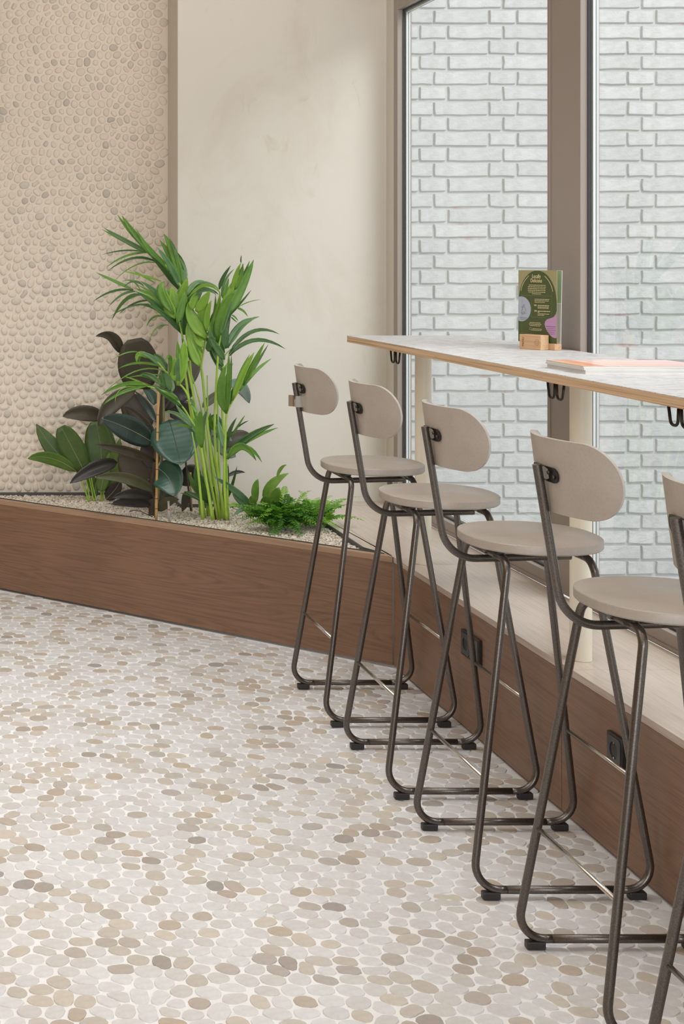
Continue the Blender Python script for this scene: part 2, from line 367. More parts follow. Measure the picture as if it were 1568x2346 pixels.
# the shop front behind the camera is glazed: piers and a lintel only
mb = MB(); mb.box(-4.2, -3.6, -2.5, -2.4, 0, 3); mb.box(1.4, 2.05, -2.5, -2.4, 0, 3); mb.box(-3.6, 1.4, -2.5, -2.4, 2.7, 3); mb.box(-3.6, 1.4, -2.5, -2.4, 0, .3)
mb.build('wall_front', M['plaster'], kind='structure')
MB().box(XW, 2.05, -2.4, 5.967, 2.50, 3.0).build('wall_window_side', M['plaster'], kind='structure')

# windows along the right: frames, mullions, gaskets, spacers, panes
def window(i, y0, y1, first=False):
    """opening y0..y1 between the frame members"""
    XR, XG = XW+.021, XW+.0295
    fr = MB(); fr.box(XW, XW+.058, y0-.0, y1+.0, ZG1, 2.50); fr.box(XW, XW+.058, y0, y1, HB, ZG0-.0)
    o = fr.build('window_%d' % i, M['frame'], kind='structure', bevel=.0015)
    MB().box(XW-.006, XW+.004, y0-.1 if i > 1 else y0, y1, HB, HB+.011).build('sill_strip', M['frame'], o, bevel=.001)
    g = MB()
    e = .006
    for (ya, yb, za, zb) in ((y0, y1, ZG0, ZG0+e), (y0, y1, ZG1-e, ZG1), (y0, y0+e, ZG0+e, ZG1-e), (y1-e, y1, ZG0+e, ZG1-e)):
        g.box(XR, XG-.0005, ya, yb, za, zb)
    g.build('gasket', M['gasket'], o)
    s = MB(); s2 = MB(); e = .014
    for (ya, yb, za, zb) in ((y0, y1, ZG0, ZG0+e), (y0, y1, ZG1-e, ZG1), (y0, y0+e, ZG0+e, ZG1-e), (y1-e, y1, ZG0+e, ZG1-e)):
        s.box(XG+.0025, XG+.0085, ya, yb, za, zb); s.box(XG+.0145, XG+.018, ya, yb, za, zb); s2.box(XG+.0085, XG+.0145, ya, yb, za, zb)
    s.build('glazing_spacer', M['spacer'], o); s2.build('spacer_seal', M['spacer_grey'], o)
    gl = MB().box(XG, XG+.002, y0+.004, y1-.004, ZG0+.004, ZG1-.004); gl.build('glass_pane', M['glass'], o)
    return o
w1 = window(1, 4.51, 5.919)
MB().box(XW, XW+.058, 5.919, 5.967, HB, 2.50).build('jamb', M['frame'], w1, bevel=.0015)
w2 = window(2, 2.70, 4.287)
mb = MB(); mb.box(XW, XW+.058, 4.287, 4.51, HB, 2.50)
mb.build('mullion', M['frame'], w2, bevel=.003)
MB().box(XW-.003, XW+.01, 4.487, 4.505, HB+.011, 2.50).build('cover_strip', M['frame'], w2, bevel=.0012)
w3 = window(3, .9, 2.48)
MB().box(XW, XW+.058, 2.48, 2.70, HB, 2.50).build('mullion', M['frame'], w3, bevel=.003)
w4 = window(4, -1.6, .68)
MB().box(XW, XW+.058, .68, .9, HB, 2.50).build('mullion', M['frame'], w4, bevel=.003)
MB().box(XW, 2.05, -2.4, -1.6, 0, 2.50).build('trim_1', M['frame'], kind='structure')

# outside: paving and the white brick wall in courses of two stretchers and a header
YBR = 6.15
MB().box(2.02, 7, -3, YBR+.3, -.10, .02).build('ground_outside', M['paving'], kind='structure')
bw = MB().box(2.016, 5.2, YBR+.008, YBR+.25, -.1, 4.4).build('wall_outside', M['brick_joint'], kind='structure')
course = .06477; ztop = 2.439; k0 = int((4.3-ztop)/course); rest = MB()
bricks = []
for k in range(-k0, 40):
    zt = ztop-k*course
    if zt-.0543 < -.05: break
    x = (2.4234 if k % 2 == 0 else 2.130)-.3519*0
    seq = ('H', 'S', 'S'); L_ = {'H': (.1085, .1198), 'S': (.2245, .2329)}
    per = .1198+2*.2329; x -= per*2; j = 0
    while x < 5.1:
        kd_, pitch = L_[seq[j % 3]]; 
        if x+kd_ > 2.02: bricks.append((max(x, 2.018), x+kd_, zt-.0543, zt))
        x += pitch; j += 1
def brick(mb, x0, x1, z0, z1, ox=0, oz=0):
    jx = lambda: R.uniform(-.0022, .0022)
    n = 5 if x1-x0 > .15 else 3; ring = []
    for a in range(n): ring.append((x0+(x1-x0)*a/(n-1)+jx(), z0+jx()))
    ring.append((x1+jx(), (z0+z1)/2))
    for a in range(n): ring.append((x1-(x1-x0)*a/(n-1)+jx(), z1+jx()))
    ring.append((x0+jx(), (z0+z1)/2)); cx, cz = (x0+x1)/2, (z0+z1)/2
    out = R.uniform(.001, .004)
    def ins(s, y): return [(cx+(px-cx)*(1-s/(x1-x0)*2)-ox, y, cz+(pz-cz)*(1-s/(z1-z0)*2)-oz) for px, pz in ring]
    rs = [ins(0, YBR+.012), ins(.0005, YBR+.002-out), ins(.0032, YBR-.0015-out)]
    n_ = len(ring); vs_ = [q for g in rs for q in g]; fs = []
    for a in range(2):
        for b in range(n_): fs.append((a*n_+b, a*n_+(b+1)%n_, (a+1)*n_+(b+1)%n_, (a+1)*n_+b))
    fs.append(tuple(range(2*n_, 3*n_))); mb.add(vs_, fs)
cnt = 0
for b in bricks:
    px = XV+F*b[1]/YBR; px0 = XV+F*b[0]/YBR; py = YV+F*(EYE-b[2])/YBR; py1 = YV+F*(EYE-b[3])/YBR
    if px > 940 and px0 < 1575 and py > 0 and py1 < 1320 and cnt < 300:
        mb = MB(); brick(mb, *b, ox=b[0], oz=b[2]); mb.build('brick', M['brick'], bw, auto=True, loc=(b[0], 0, b[2])); cnt += 1
    else: brick(rest, *b)
rest.build('brick_field', M['brick'], bw, auto=True, kind='stuff')

# ------------------------------------------------------------------ window bench
bench = thing('window_bench', 'long low wooden bench running under the windows behind the stools', 'bench', (XB, 4.94, 0))
def W(mb, name, mt, parent, org, **kw):
    mb.v = [(x-org[0], y-org[1], z-org[2]) for x, y, z in mb.v]; return mb.build(name, mt, parent, **kw)
BO = (XB, 4.94, 0)
for (ya, yb) in ((3.6575, 4.9435), (2.37, 3.6545), (1.08, 2.367), (-.2, 1.077)):
    W(MB().box(XB, XB+.018, ya, yb, .006, HB-.0185), 'front_panel', M['wood_y'], bench, BO, bevel=.0008)
for (ya, yb) in ((4.8285, 5.965), (3.60, 4.8265), (2.30, 3.598), (1.0, 2.298), (-.2, .998)):
    W(MB().box(XB, XW-.007, ya, yb, HB-.018, HB), 'top_panel', M['wood_top_glare'], bench, BO, bevel=.0008)
W(MB().box(XB+.03, XW-.02, -.2, 4.9, 0, HB-.019), 'carcass', M['liner'], bench, BO)
# ------------------------------------------------------------------ planter
PO = (PC[0], PC[1], 0); PL = 1.955
planter = thing('planter_box', 'triangular wooden planter filled with pale gravel below the plaster wall', 'planter', PO)
ang = math.atan2(PDIR.y, PDIR.x)
def along(mb, name, mt, **kw):                     # mesh laid out along the planter's front: x = distance from the corner leftwards (negative)
    o = mb.build(name, mt, planter, **kw); o.rotation_euler = (0, 0, ang); return o
along(MB().box(-PL, -.0015, .0, .018, .006, HB-.019), 'front_panel', M['wood_x'], bevel=.0008)
# cap board with mitred end against the bench
mb = MB(); t = math.tan(PI/2+ang) if False else 0
capw = .030
mb.prism([(-PL, 0), (-.0015, 0), (-.0015-capw*.0, 0.0), (-.022, capw), (-PL, capw)], HB-.0185, HB)
along(mb, 'top_board', M['wood_cap'], bevel=.0008)
ap = (1.5825, 5.05); ft = pf(PL, capw+.002)
# top board on the right and the ledge along the walls
xr = 1.569
p0 = pf(.022, capw); p1 = pf(.0022, 0)
mb = MB(); mb.prism([(p0[0]+.001, p0[1]), (XB-.0015, PC[1]+.004), (XB-.0015, YP-.001), (xr, YP-.001), (xr, 5.09)], HB-.018, HB)
W(mb, 'side_board', M['wood_top_glare'], planter, PO, bevel=.0006)
mb = MB().box(XB-.001, 1.80, 5.968, YP-.001, HB-.018, HB); W(mb, 'corner_board', M['wood_top_glare'], planter, PO)
mb = MB().box(1.801, XW-.001, 5.968, YP-.001, HB-.018, HB); W(mb, 'corner_board', M['wood_top_glare'], planter, PO)
mb = MB().box(XP0+.02, xr-.001, 5.985, YP-.001, HB-.018, HB); W(mb, 'back_board', M['wood_top_glare'], planter, PO)
# metal liner: thin upright lip round the opening
op = [pf(.045, capw+.001), (xr-.001, 5.10), (xr-.001, 5.984), (XP0+.02, 5.984), (XP0-.001, 5.985), (XP0-.001, YPEB-.012), (pf(1.98, .03)[0], YPEB-.012), pf(1.93, capw+.001)]
def inset(poly, d):
    n = len(poly); out = []
    a = sum(poly[i][0]*poly[(i+1)%n][1]-poly[(i+1)%n][0]*poly[i][1] for i in range(n)); sg = 1 if a > 0 else -1
    for i in range(n):
        p, q, s = Vector(poly[i-1]), Vector(poly[i]), Vector(poly[(i+1)%n])
        e1 = (q-p).normalized(); e2 = (s-q).normalized(); n1 = Vector((-e1.y, e1.x))*sg; n2 = Vector((-e2.y, e2.x))*sg
        b = (n1+n2); b = b/max(b.length_squared, .3)*2
        out.append((q.x+b.x*d*.5*1, q.y+b.y*d*.5*1))
    return out
ip = inset(op, .009); n = len(op); mb = MB()
mb.add([(x, y, HB+.003) for x, y in op]+[(x, y, HB+.003) for x, y in ip]+[(x, y, .33) for x, y in ip]+[(x, y, .33) for x, y in op],
       [(i, (i+1)%n, n+(i+1)%n, n+i) for i in range(n)]+[(n+i, n+(i+1)%n, 2*n+(i+1)%n, 2*n+i) for i in range(n)]+[((i+1)%n, i, 3*n+i, 3*n+(i+1)%n) for i in range(n)])
W(mb, 'metal_liner', M['liner'], planter, PO)
mb = MB().box(.18, XP0, YPEB-.014, YPEB-.002, .34, HB+.001)
W(mb, 'edge_strip', M['soil'], planter, PO)
GZ = .364
mb = MB(); mb.prism(ip, .30, GZ-.006); W(mb, 'gravel_bed', M['gravel'], planter, PO)
def inside(poly, x, y):
    c = False; n = len(poly)
    for i in range(n):
        x1, y1 = poly[i]; x2, y2 = poly[i-1]
        if (y1 > y) != (y2 > y) and x < (x2-x1)*(y-y1)/(y2-y1)+x1: c = not c
    return c
ICO = [(0,0,-1),(.72,-.53,-.45),(-.28,-.85,-.45),(-.89,0,-.45),(-.28,.85,-.45),(.72,.53,-.45),(.28,-.85,.45),(-.72,-.53,.45),(-.72,.53,.45),(.28,.85,.45),(.89,0,.45),(0,0,1)]
ICF = [(0,1,2),(1,0,5),(0,2,3),(0,3,4),(0,4,5),(1,5,10),(2,1,6),(3,2,7),(4,3,8),(5,4,9),(1,10,6),(2,6,7),(3,7,8),(4,8,9),(5,9,10),(6,10,11),(7,6,11),(8,7,11),(9,8,11),(10,9,11)]
mb = MB(); xs = [p[0] for p in ip]; ys = [p[1] for p in ip]
gp = inset(op, .014)
ngr = 0
while ngr < 10500:
    x, y = R.uniform(.1, max(xs)), R.uniform(min(ys), max(ys))
    if not inside(gp, x, y): continue
    s = R.uniform(.003, .0058); a = R.uniform(0, 6.28); ca, sa = math.cos(a), math.sin(a); ex, ez = R.uniform(.9, 1.5), R.uniform(.6, 1)
    z = GZ-.004+R.uniform(0, .006)
    mb.add([(x+s*(ex*p[0]*ca-p[1]*sa)-PO[0], y+s*(ex*p[0]*sa+p[1]*ca)-PO[1], z+s*ez*p[2]) for p in ICO], ICF); ngr += 1
mb.build('gravel', M['gravel'], planter, kind='stuff')

# ------------------------------------------------------------------ sockets on the bench front
def socket(name, label, ya, yb, z0, z1, double):
    c = ((ya+yb)/2, (z0+z1)/2); x1 = XB-.0002
    t = thing(name, label, 'power socket', (x1, c[0], c[1]), group='black power sockets on the bench front')
    hy, hz = (yb-ya)/2, (z1-z0)/2
    MB().box(-.0096, 0, -hy, hy, -hz, hz).build('cover_plate', M['black_plastic'], t, bevel=.0012)
    units = [(.5, 'socket'), (-.5, 'blank')] if double else [(0, 'socket')]
    for u, kind in units:
        cy = u*(hy*2-.0745) if double else 0
        q = .031
        if kind == 'socket':
            mb = MB(); n = 28; sq = []
            for k in range(n):
                a = 2*PI*k/n; c_, s_ = math.cos(a), math.sin(a); m_ = max(abs(c_), abs(s_)); sq.append((c_/m_*q, s_/m_*q))
            ci = [(math.cos(2*PI*k/n)*.0195, math.sin(2*PI*k/n)*.0195) for k in range(n)]
            rs = [[(-.0090, cy+a, b) for a, b in sq], [(-.0118, cy+a, b) for a, b in sq], [(-.0118, cy+a, b) for a, b in ci], [(.006, cy+a, b) for a, b in ci]]
            mb.rings(rs, True); f = mb.build('socket_insert', M['socket'] if 'socket' in M else M.setdefault('socket', mat('anthracite', (.055,.055,.057), .38)), t, auto=True)
            for s_ in (-1, 1): MB().box(-.0115, .0, cy-.003, cy+.003, s_*.0175-.002, s_*.0175+.002).build('earth_contact', M['bright_steel'], t)
            MB().cyl((.0035, cy, 0), (.0075, cy, 0), .0188, 20).build('socket_floor', M.setdefault('socket_shade', mat('socket_shade', (.004,.004,.004), .8)), t)  # near-black floor: shade inside the hole put into the colour
        else:
            mb = MB().box(-.0118, -.009, cy-q, cy+q, -q, q); mb.build('blank_cover', M['socket'], t, bevel=.001)
    return t
socket('power_socket', 'black double power socket on the bench front beside the second stool', 4.169, 4.307, .2219, .2963, True)
socket('power_socket', 'black single power socket on the bench front beside the fourth stool', 3.3226, 3.396, .2204, .2928, False)

# ------------------------------------------------------------------ high table
XT, XTB, YTE, HT, TT = 1.512, 1.944, 5.109, 1.12, .0231
tab = thing('window_table', 'long narrow plywood high table with speckled white top on beige posts', 'table', (1.73, 3.69, 0))
TO = (1.73, 3.69, 0)
mb = MB().box(XT, XTB, -.1, YTE, HT-TT, HT-.0015)
W(mb, 'tabletop', M['ply_edge'], tab, TO)
mb = MB().box(XT, XTB, -.1, YTE, HT-.0015, HT)
W(mb, 'laminate_surface', M['table_top'], tab, TO)
for y in (4.84, 3.69, 2.54):
    W(MB().tube([(1.686, y, HB+.0005), (1.686, y, HT-TT-.004)], .0265, 36), 'leg', M['post'], tab, TO, auto=True)
    W(MB().tube([(1.686, y, HT-TT-.004), (1.686, y, HT-TT)], .05, 24), 'mounting_disc', M['post'], tab, TO, auto=True)
def hook(px, y):
    X = 1.552; z1 = HT-TT
    mb = MB(); mb.box(X-.009, X+.009, y-.013, y+.013, z1-.003, z1)
    W(mb, 'hook_plate', M['dark_steel'], tab, TO)
    for sg in (-1, 1):                               # two prongs side by side, curling outwards along the table edge
        pts = fillet([(X, y+sg*.005, z1-.002), (X, y+sg*.008, z1-.044), (X, y+sg*.036, z1-.044), (X, y+sg*.045, z1-.007)], (.0125, .0125), 8)
        W(MB().tube(pts, .0032, 10), 'bag_hook', M['dark_steel'], tab, TO, smooth=True)
hook(915, 4.715); hook(1271, 3.53); hook(1555, 2.955)

# ------------------------------------------------------------------ bar stools
TB = .0085
def lx_(z): return .0942+(.722-z)*.1489
def ly_(z): return .1229+(.722-z)*.0955
def stool():
    t = thing('bar_stool', 'x', 'bar stool', (0,0,0), 0, 'bar stools along the window table')
    for sx in (-1, 1):
        for sy in (-1, 1):
            p = fillet([(sx*(lx_(.0195)-.075), sy*ly_(.0195), .0195), (sx*lx_(.0195), sy*ly_(.0195), .0195), (sx*.0942, sy*.1229, .722), (sx*.0942, sy*.06, .722)], (.052, .034), 9)
            MB().tube(p, TB, 14).build('leg', M['steel'], t, smooth=True)
            x0, x1 = sorted((sx*.178, sx*.140)); y = sy*ly_(.0195)
            mb = MB(); mb.prism([(x0, y-.0095), (x1, y-.0095), (x1, y+.0095), (x0, y+.0095)], 0, .0165)
            mb.build('foot', M['black_plastic'], t, bevel=.003)
            MB().cyl((sx*.0942, sy*.085, .7295), (sx*.0942, sy*.085, .7383), .008, 14).build('seat_spacer', M['black_plastic'], t)
    for sy in (-1, 1):
        MB().tube([(-lx_(.0195)+.073, sy*ly_(.0195), .0195), (lx_(.0195)-.073, sy*ly_(.0195), .0195)], TB, 14).build('floor_bar', M['steel'], t, smooth=True)
    for sx in (-1, 1):
        MB().tube([(sx*.0942, -.061, .722), (sx*.0942, .061, .722)], TB, 14).build('crossbar', M['steel'], t, smooth=True)
        z = .253; MB().tube([(sx*lx_(z), -ly_(z), z), (sx*lx_(z), ly_(z), z)], .0048, 10).build('footrest', M['bright_steel'], t, smooth=True)
        # small weld collars
    # seat: rounded square pad
    mb = MB(); n = 64; cx = .004
    def ring(a, b, e, z): return [(cx+a*math.copysign(abs(math.cos(u))**(2/e), math.cos(u)), b*math.copysign(abs(math.sin(u))**(2/e), math.sin(u)), z) for u in [2*PI*k/n for k in range(n)]]
    A_, B_ = .151, .160
    mb.rings([ring(A_-.003, B_-.003, 2.25, .7385), ring(A_, B_, 2.25, .7415), ring(A_, B_, 2.25, .7568), ring(A_-.0008, B_-.0008, 2.25, .7588), ring(A_-.0028, B_-.0028, 2.25, .7600)])
    mb.build('seat', M['leather'], t, auto=True)
    # back support tube
    p = fillet([(.100, 0, .707), (-.186, 0, .700), (-.2365, 0, 1.006)], (.078,), 14)
    MB().tube(p, TB, 14).build('back_support', M['steel'], t, auto=True)
    # backrest: stadium board bent round the back
    Rb, th_, zc, lean = .222, .0105, .988, .13
    lx0 = -.2215
    NU, NV = 41, 9; U = [-math.cos(PI*k/(NU-1)) for k in range(NU)]; HU, HV = .181, .0705
    def pt(u, v, d):
        a = u/Rb; rr = Rb-d; x = lx0+Rb-rr*math.cos(a); y = rr*math.sin(a)
        return (x-v*lean, y, zc+v)
    mb = MB(); front = []; back = []
    for d, store in ((0, back), (th_, front)):
        for k, u in enumerate(U):
            u_ = u*HU; e = abs(u_)-(HU-HV); vm = HV if e <= 0 else math.sqrt(max(HV*HV-e*e, 1e-7))
            for j in range(NV): store.append((u_, -vm+2*vm*j/(NV-1)))
    vs_ = [pt(u, v, 0) for u, v in back]+[pt(u, v, th_) for u, v in front]; fs = []; Q = NU*NV
    for k in range(NU-1):
        for j in range(NV-1):
            a = k*NV+j; fs.append((a, a+1, a+NV+1, a+NV)); fs.append((Q+a, Q+a+NV, Q+a+NV+1, Q+a+1))
    bd = [k*NV for k in range(NU)]+[(NU-1)*NV+j for j in range(1, NV)]+[k*NV+NV-1 for k in range(NU-2, -1, -1)]+[j for j in range(NV-2, 0, -1)]
    for i in range(len(bd)):
        a, b = bd[i], bd[(i+1)%len(bd)]; fs.append((a, b, Q+b, Q+a))
    mb.add(vs_, fs); o = mb.build('backrest', M['leather'], t, auto=True); o.modifiers.new('bevel', 'BEVEL').width = .0028
    o.modifiers['bevel'].segments = 2; o.modifiers['bevel'].limit_method = 'ANGLE'; o.modifiers['bevel'].angle_limit = math.radians(50)
    # mounting plate and screws
    mb = MB(); zz = .990; out = []
    for k in range(24):
        a = 2*PI*k/24; cy = (.037 if math.cos(a) > 0 else -.037); out.append((cy+.0145*math.cos(a), .0145*math.sin(a)))
    rs = []
    for d in (-.0045, -.0012): rs.append([pt(y, z+.002, d) for y, z in out])
    mb.rings(rs); mb.build('mounting_plate', M['dark_steel'], t, auto=True)
    for y in (-.039, -.024, .024, .039):
        mb = MB(); q = Vector(pt(y, .002+(.004 if abs(y) < .03 else -.003), -.0044)); nrm = Vector((-1, 0, -.1)).normalized(); mb.tube([q, q+nrm*.0022], [.0042, .0030], 10)
        mb.build('screw', M['dark_steel'], t)
    return t
def copy_tree(o, parent=None):
    c = o.copy(); C.objects.link(c); c.parent = parent
    for ch in list(o.children): copy_tree(ch, c)
    return c
proto = stool()
LAB = ['bar stool beside the planter corner, with a folded metal clip on its back tube',
       'second bar stool from the planter, taupe seat and back, dark tube frame',
       'middle bar stool of the five, in front of the window mullion',
       'fourth bar stool from the planter, second nearest, with the single power socket behind it',
       'nearest bar stool, cut off by the right edge of the photo']
POS = [(1.409, 4.512), (1.409, 3.938), (1.409, 3.355), (1.409, 2.748), (1.378, 2.185)]
kids = [proto]+[copy_tree(proto) for _ in range(4)]
for o, (x, y), l in zip(kids, POS, LAB):
    o.location = (x, y, 0); o['label'] = l
kids[4].rotation_euler = (0, 0, R.uniform(-.01, .01))
# folded clip on the first stool's back tube
mb = MB(); c = (-.2245, 0, .955)
pts = [(-.030, -.010), (-.014, -.012), (-.012, .010), (.004, .012)]
prof = [(-.250, .022), (-.2385, .014), (-.2345, -.0125), (-.211, -.0125)]
n = len(prof); th2 = .0012
for i in range(n-1):
    a, b = Vector(prof[i]), Vector(prof[i+1]); nn = Vector((-(b-a).y, (b-a).x)).normalized()*th2
    q = [a, b, b+nn, a+nn]; mb.prism([(v_.x, v_.y) for v_ in q], .931, .966)
mb.build('metal_clip', M['bright_steel'], kids[0], label='grey folded metal clip')
# pale scratch on the fourth stool's back stays in its lacquer: thin raised sliver
# ------------------------------------------------------------------ menu stand on the table
mdir = Vector((.388, -.92)).normalized(); mang = math.atan2(mdir.y, mdir.x)
ms = thing('menu_holder', 'small light wooden menu block with burnt-in lettering on the table', 'menu holder', (1.850, 4.355, HT), mang)
# local x runs along the block (towards the camera), local y points away from the room centre
MB().box(-.038, .044, -.020, .012, .0, .044).build('block', M['beech'], ms, bevel=.0012)
MB().box(-.040, .066, .0125, .040, .0, .019).build('rear_step', M['beech'], ms, bevel=.0012)
def text(body, size, loc, rot, mt, parent, name, ax='CENTER', ext=.0001):
    cu = bpy.data.curves.new(name, 'FONT'); cu.body = body; cu.size = size; cu.align_x = ax; cu.align_y = 'CENTER'; cu.extrude = ext; cu.resolution_u = 3
    ob = bpy.data.objects.new('tmp', cu); C.objects.link(ob); dg = bpy.context.evaluated_depsgraph_get()
    me = bpy.data.meshes.new_from_object(ob.evaluated_get(dg)); bpy.data.objects.remove(ob)
    o = link(name, me, mt, parent, loc); o.rotation_euler = rot; return o
# text plane: facing local -y : rotate text by 90 deg about x, baseline along +x
ink = flat('burnt_ink', (.14,.06,.03))
o = text('MENU', .0105, (-.0235, -.0203, .022), (PI/2, -PI/2, 0), ink, ms, 'lettering')
mb = MB(); n = 24
def disc_ring(mb, cx, cz, r0, r1, y, a0=0, a1=2*PI, n=24):
    vs_ = []; fs = []
    for k in range(n+1):
        a = a0+(a1-a0)*k/n
        for r_ in (r0, r1): vs_.append((cx+r_*math.cos(a), y, cz+r_*math.sin(a)))
    for k in range(n): fs.append((2*k, 2*k+1, 2*k+3, 2*k+2))
    mb.add(vs_, fs)
disc_ring(mb, .030, .022, .0078, .0085, -.0203); disc_ring(mb, .030, .022, .0040, .0046, -.0203, PI*1.1, PI*1.9, 10)
for s in (-1, 1): disc_ring(mb, .030+s*.003, .0245, 0, .0008, -.0203, n=8)
mb.build('smiley_mark', ink, ms)
# the cards
card = thing('menu_card', 'tall dark green menu card reading Locally Delicious, standing in the wooden block', 'menu card', (1.8530, 4.362, HT+.006), mang)
CW, CH = .148, .217
gy = -.0
yc = .0125
def quad(x0, x1, z0, z1, y): return MB().add([(x0, y, z0), (x1, y, z0), (x1, y, z1), (x0, y, z1)], [(0, 1, 2, 3)])
MB().box(-CW/2, CW/2, yc, yc+.0015, .0135, .0135+CH).build('front_sheet', flat('card_khaki', (.36,.33,.17)), card)
def poly(pts, y, name, mt, par=card):
    n = len(pts); return MB().add([(x-CW/2, y, z+.0135) for x, z in pts], [tuple(range(n))]).build(name, mt, par)
def arch(k=32):
    pts = [(0.0, 0.0), (CW, 0.0), (CW, .105)]
    for i in range(1, k):
        a = PI*i/k; pts.append((CW/2+CW/2*math.cos(a)*1.0, .105+(CH-.105-.001)*math.sin(a)**.85))
    pts.append((0.0, .105)); return pts
poly(arch(), yc-.0002, 'green_arch', flat('card_green', (.075,.10,.035)))
def blob(cx, cz, rx, rz, tw=0, n=28, f=lambda a: 1):
    return [(min(max(cx+rx*f(a)*math.cos(a+tw), .0005), CW-.0005), cz+rz*f(a)*math.sin(a+tw)) for a in [2*PI*k/n for k in range(n)]]
poly(blob(.012, .0945, .037, .038, 0, 28, lambda a: 1+.12*math.sin(a)), yc-.0004, 'blue_shape', flat('card_blue', (.42,.47,.56)))
pk = [(.148,.098),(.144,.087),(.137,.079),(.125,.075),(.112,.071),(.1045,.064),(.1025,.056),(.106,.046),(.113,.035),(.122,.025),(.132,.0185),(.141,.0165),(.148,.018)]
poly([(x-.0005, z) for x, z in pk], yc-.0004, 'pink_shape', flat('card_pink', (.52,.29,.50)))
cream = flat('card_cream', (.78,.66,.38))
RX = (PI/2, 0, 0)
def ct(x, z, y=yc-.0006): return (x-CW/2, y, z+.0135)
for body, size, z in (('Locally', .0135, .1985), ('Delicious', .0135, .1855)):
    o = text(body, size, ct(.0705, z), RX, cream, card, 'heading', ext=.0003)
    xs_ = [v_.co.x for v_ in o.data.vertices]; wd_ = {'Locally': .0325, 'Delicious': .0430}[body]; o.scale = (wd_/(max(xs_)-min(xs_)), 1.25, 1)
mb = MB()
def line(x0, x1, z, h=.0011): mb.add([(x0-CW/2, yc-.0006, z+.0135-h/2), (x1-CW/2, yc-.0006, z+.0135-h/2), (x1-CW/2, yc-.0006, z+.0135+h/2), (x0-CW/2, yc-.0006, z+.0135+h/2)], [(0,1,2,3)])
def words(x, b, z, h, lo=.004, hi=.010):             # print too small to read: broken strokes
    while x < b-.003:
        l = R.uniform(lo, hi); line(x, min(x+l, b), z, h); x += l+.0012
for i, (a, b) in enumerate(((.042,.106),(.038,.108),(.038,.108),(.038,.108),(.040,.107),(.054,.092))): words(a, b, .1720-i*.0052, .0017)
for z0, x0, x1 in ((.1300,.064,.120),(.1255,.064,.121),(.1210,.064,.103),(.1115,.076,.121),(.1070,.076,.118),(.1035,.076,.119),(.0945,.076,.123),(.0910,.076,.086),(.0865,.076,.120),(.0825,.076,.101),
                   (.0590,.045,.086),(.0545,.042,.090),(.0500,.045,.086),(.0405,.056,.092),(.0365,.052,.092)): words(x0, x1, z0, .0021 if z0 in (.1115,.0945) else .0015)
disc_ring(mb, .048-CW/2, .0405+.0135, .0035, .0041, yc-.0006, n=14)
mb.build('small_print', cream, card, kind='stuff')
text('40%', .0065, ct(.0665, .1115), RX, cream, card, 'figures', ext=.0003)
text('30%', .0065, ct(.0675, .0945), RX, cream, card, 'figures', ext=.0003)
mb = MB(); gr = flat('card_line', (.26,.27,.13))
line(.014, .130, .1405, .0006); line(.050, .104, .0760, .0005); line(.002, .100, .0265, .0005)
for x, a, b in ((.0145,.0,.154),(.051,.076,.1405),(.1290,.085,.154)): mb.add([ct(x, a), ct(x+.0005, a), ct(x+.0005, b), ct(x, b)], [(0,1,2,3)])
mb.build('rule_lines', gr, card, kind='stuff')
for s_ in (-1, 1):
    mb = MB(); vs_ = []; fs = []
    for k in range(11):
        q = bez(Vector((.060, .154)), Vector((.056, .180)), Vector((.029, .200)), k/10)
        vs_ += [ct(CW/2-.002+s_*q.x, q.y), ct(CW/2-.002+s_*(q.x+.0016), q.y+.0006)]
    for k in range(10): fs.append((2*k, 2*k+1, 2*k+3, 2*k+2))
    mb.add(vs_, fs).build('arched_print', cream, card)
mb = MB()
for i in range(2):
    x = .006
    while x < .033: l = R.uniform(.004, .007); line(x, min(x+l, .035), .0725-i*.0045, .0012); x += l+.0012
for i, a in enumerate((.108, .112, .112, .114, .118)):
    x = a
    while x < .141: l = R.uniform(.004, .007); line(x, min(x+l, .143), .0500-i*.0055, .0016 if i == 0 else .0011); x += l+.0012
# little ink drawing: a person sitting over a heap of fruit
for k in range(34):
    a = R.uniform(0, 2*PI); q = R.uniform(0, 1)**.5; x = .021+.012*q*math.cos(a); z = .087+.005*q*math.sin(a); line(x-.0012, x+.0012, z, .0006)
for k in range(9):
    a = 2*PI*k/9; line(.022+.0026*math.cos(a)-.0008, .022+.0026*math.cos(a)+.0008, .1085+.0032*math.sin(a), .0012)
for z, a, b in ((.1030,.018,.027),(.0985,.016,.029),(.0945,.013,.031)): line(a, a+.0015, z, .003); line(b-.0015, b, z, .003)
line(.0145, .0165, .105, .005)
mb.build('ink_drawing', flat('card_ink', (.10,.09,.12)), card, kind='stuff')
# second sheet, standing open behind
t2 = link('rear_sheet', MB().box(0, CW, 0, .0012, 0, CH).mesh('rear_sheet'), M['paper'], card, (-CW/2, yc+.003, .0135)); t2.rotation_euler = (math.radians(-1.5), 0, math.radians(5))
for nm, col, z0, z1, x0, x1 in (('sheet_green', (.30,.42,.22), .12, CH-.001, .02, CW-.001), ('sheet_grey', (.56,.54,.48), .002, .118, .02, CW-.001)):
    q = MB().add([(x0, -.0003, z0), (x1, -.0003, z0), (x1, -.0003, z1), (x0, -.0003, z1)], [(0,1,2,3)]).build(nm, flat(nm, col), t2)

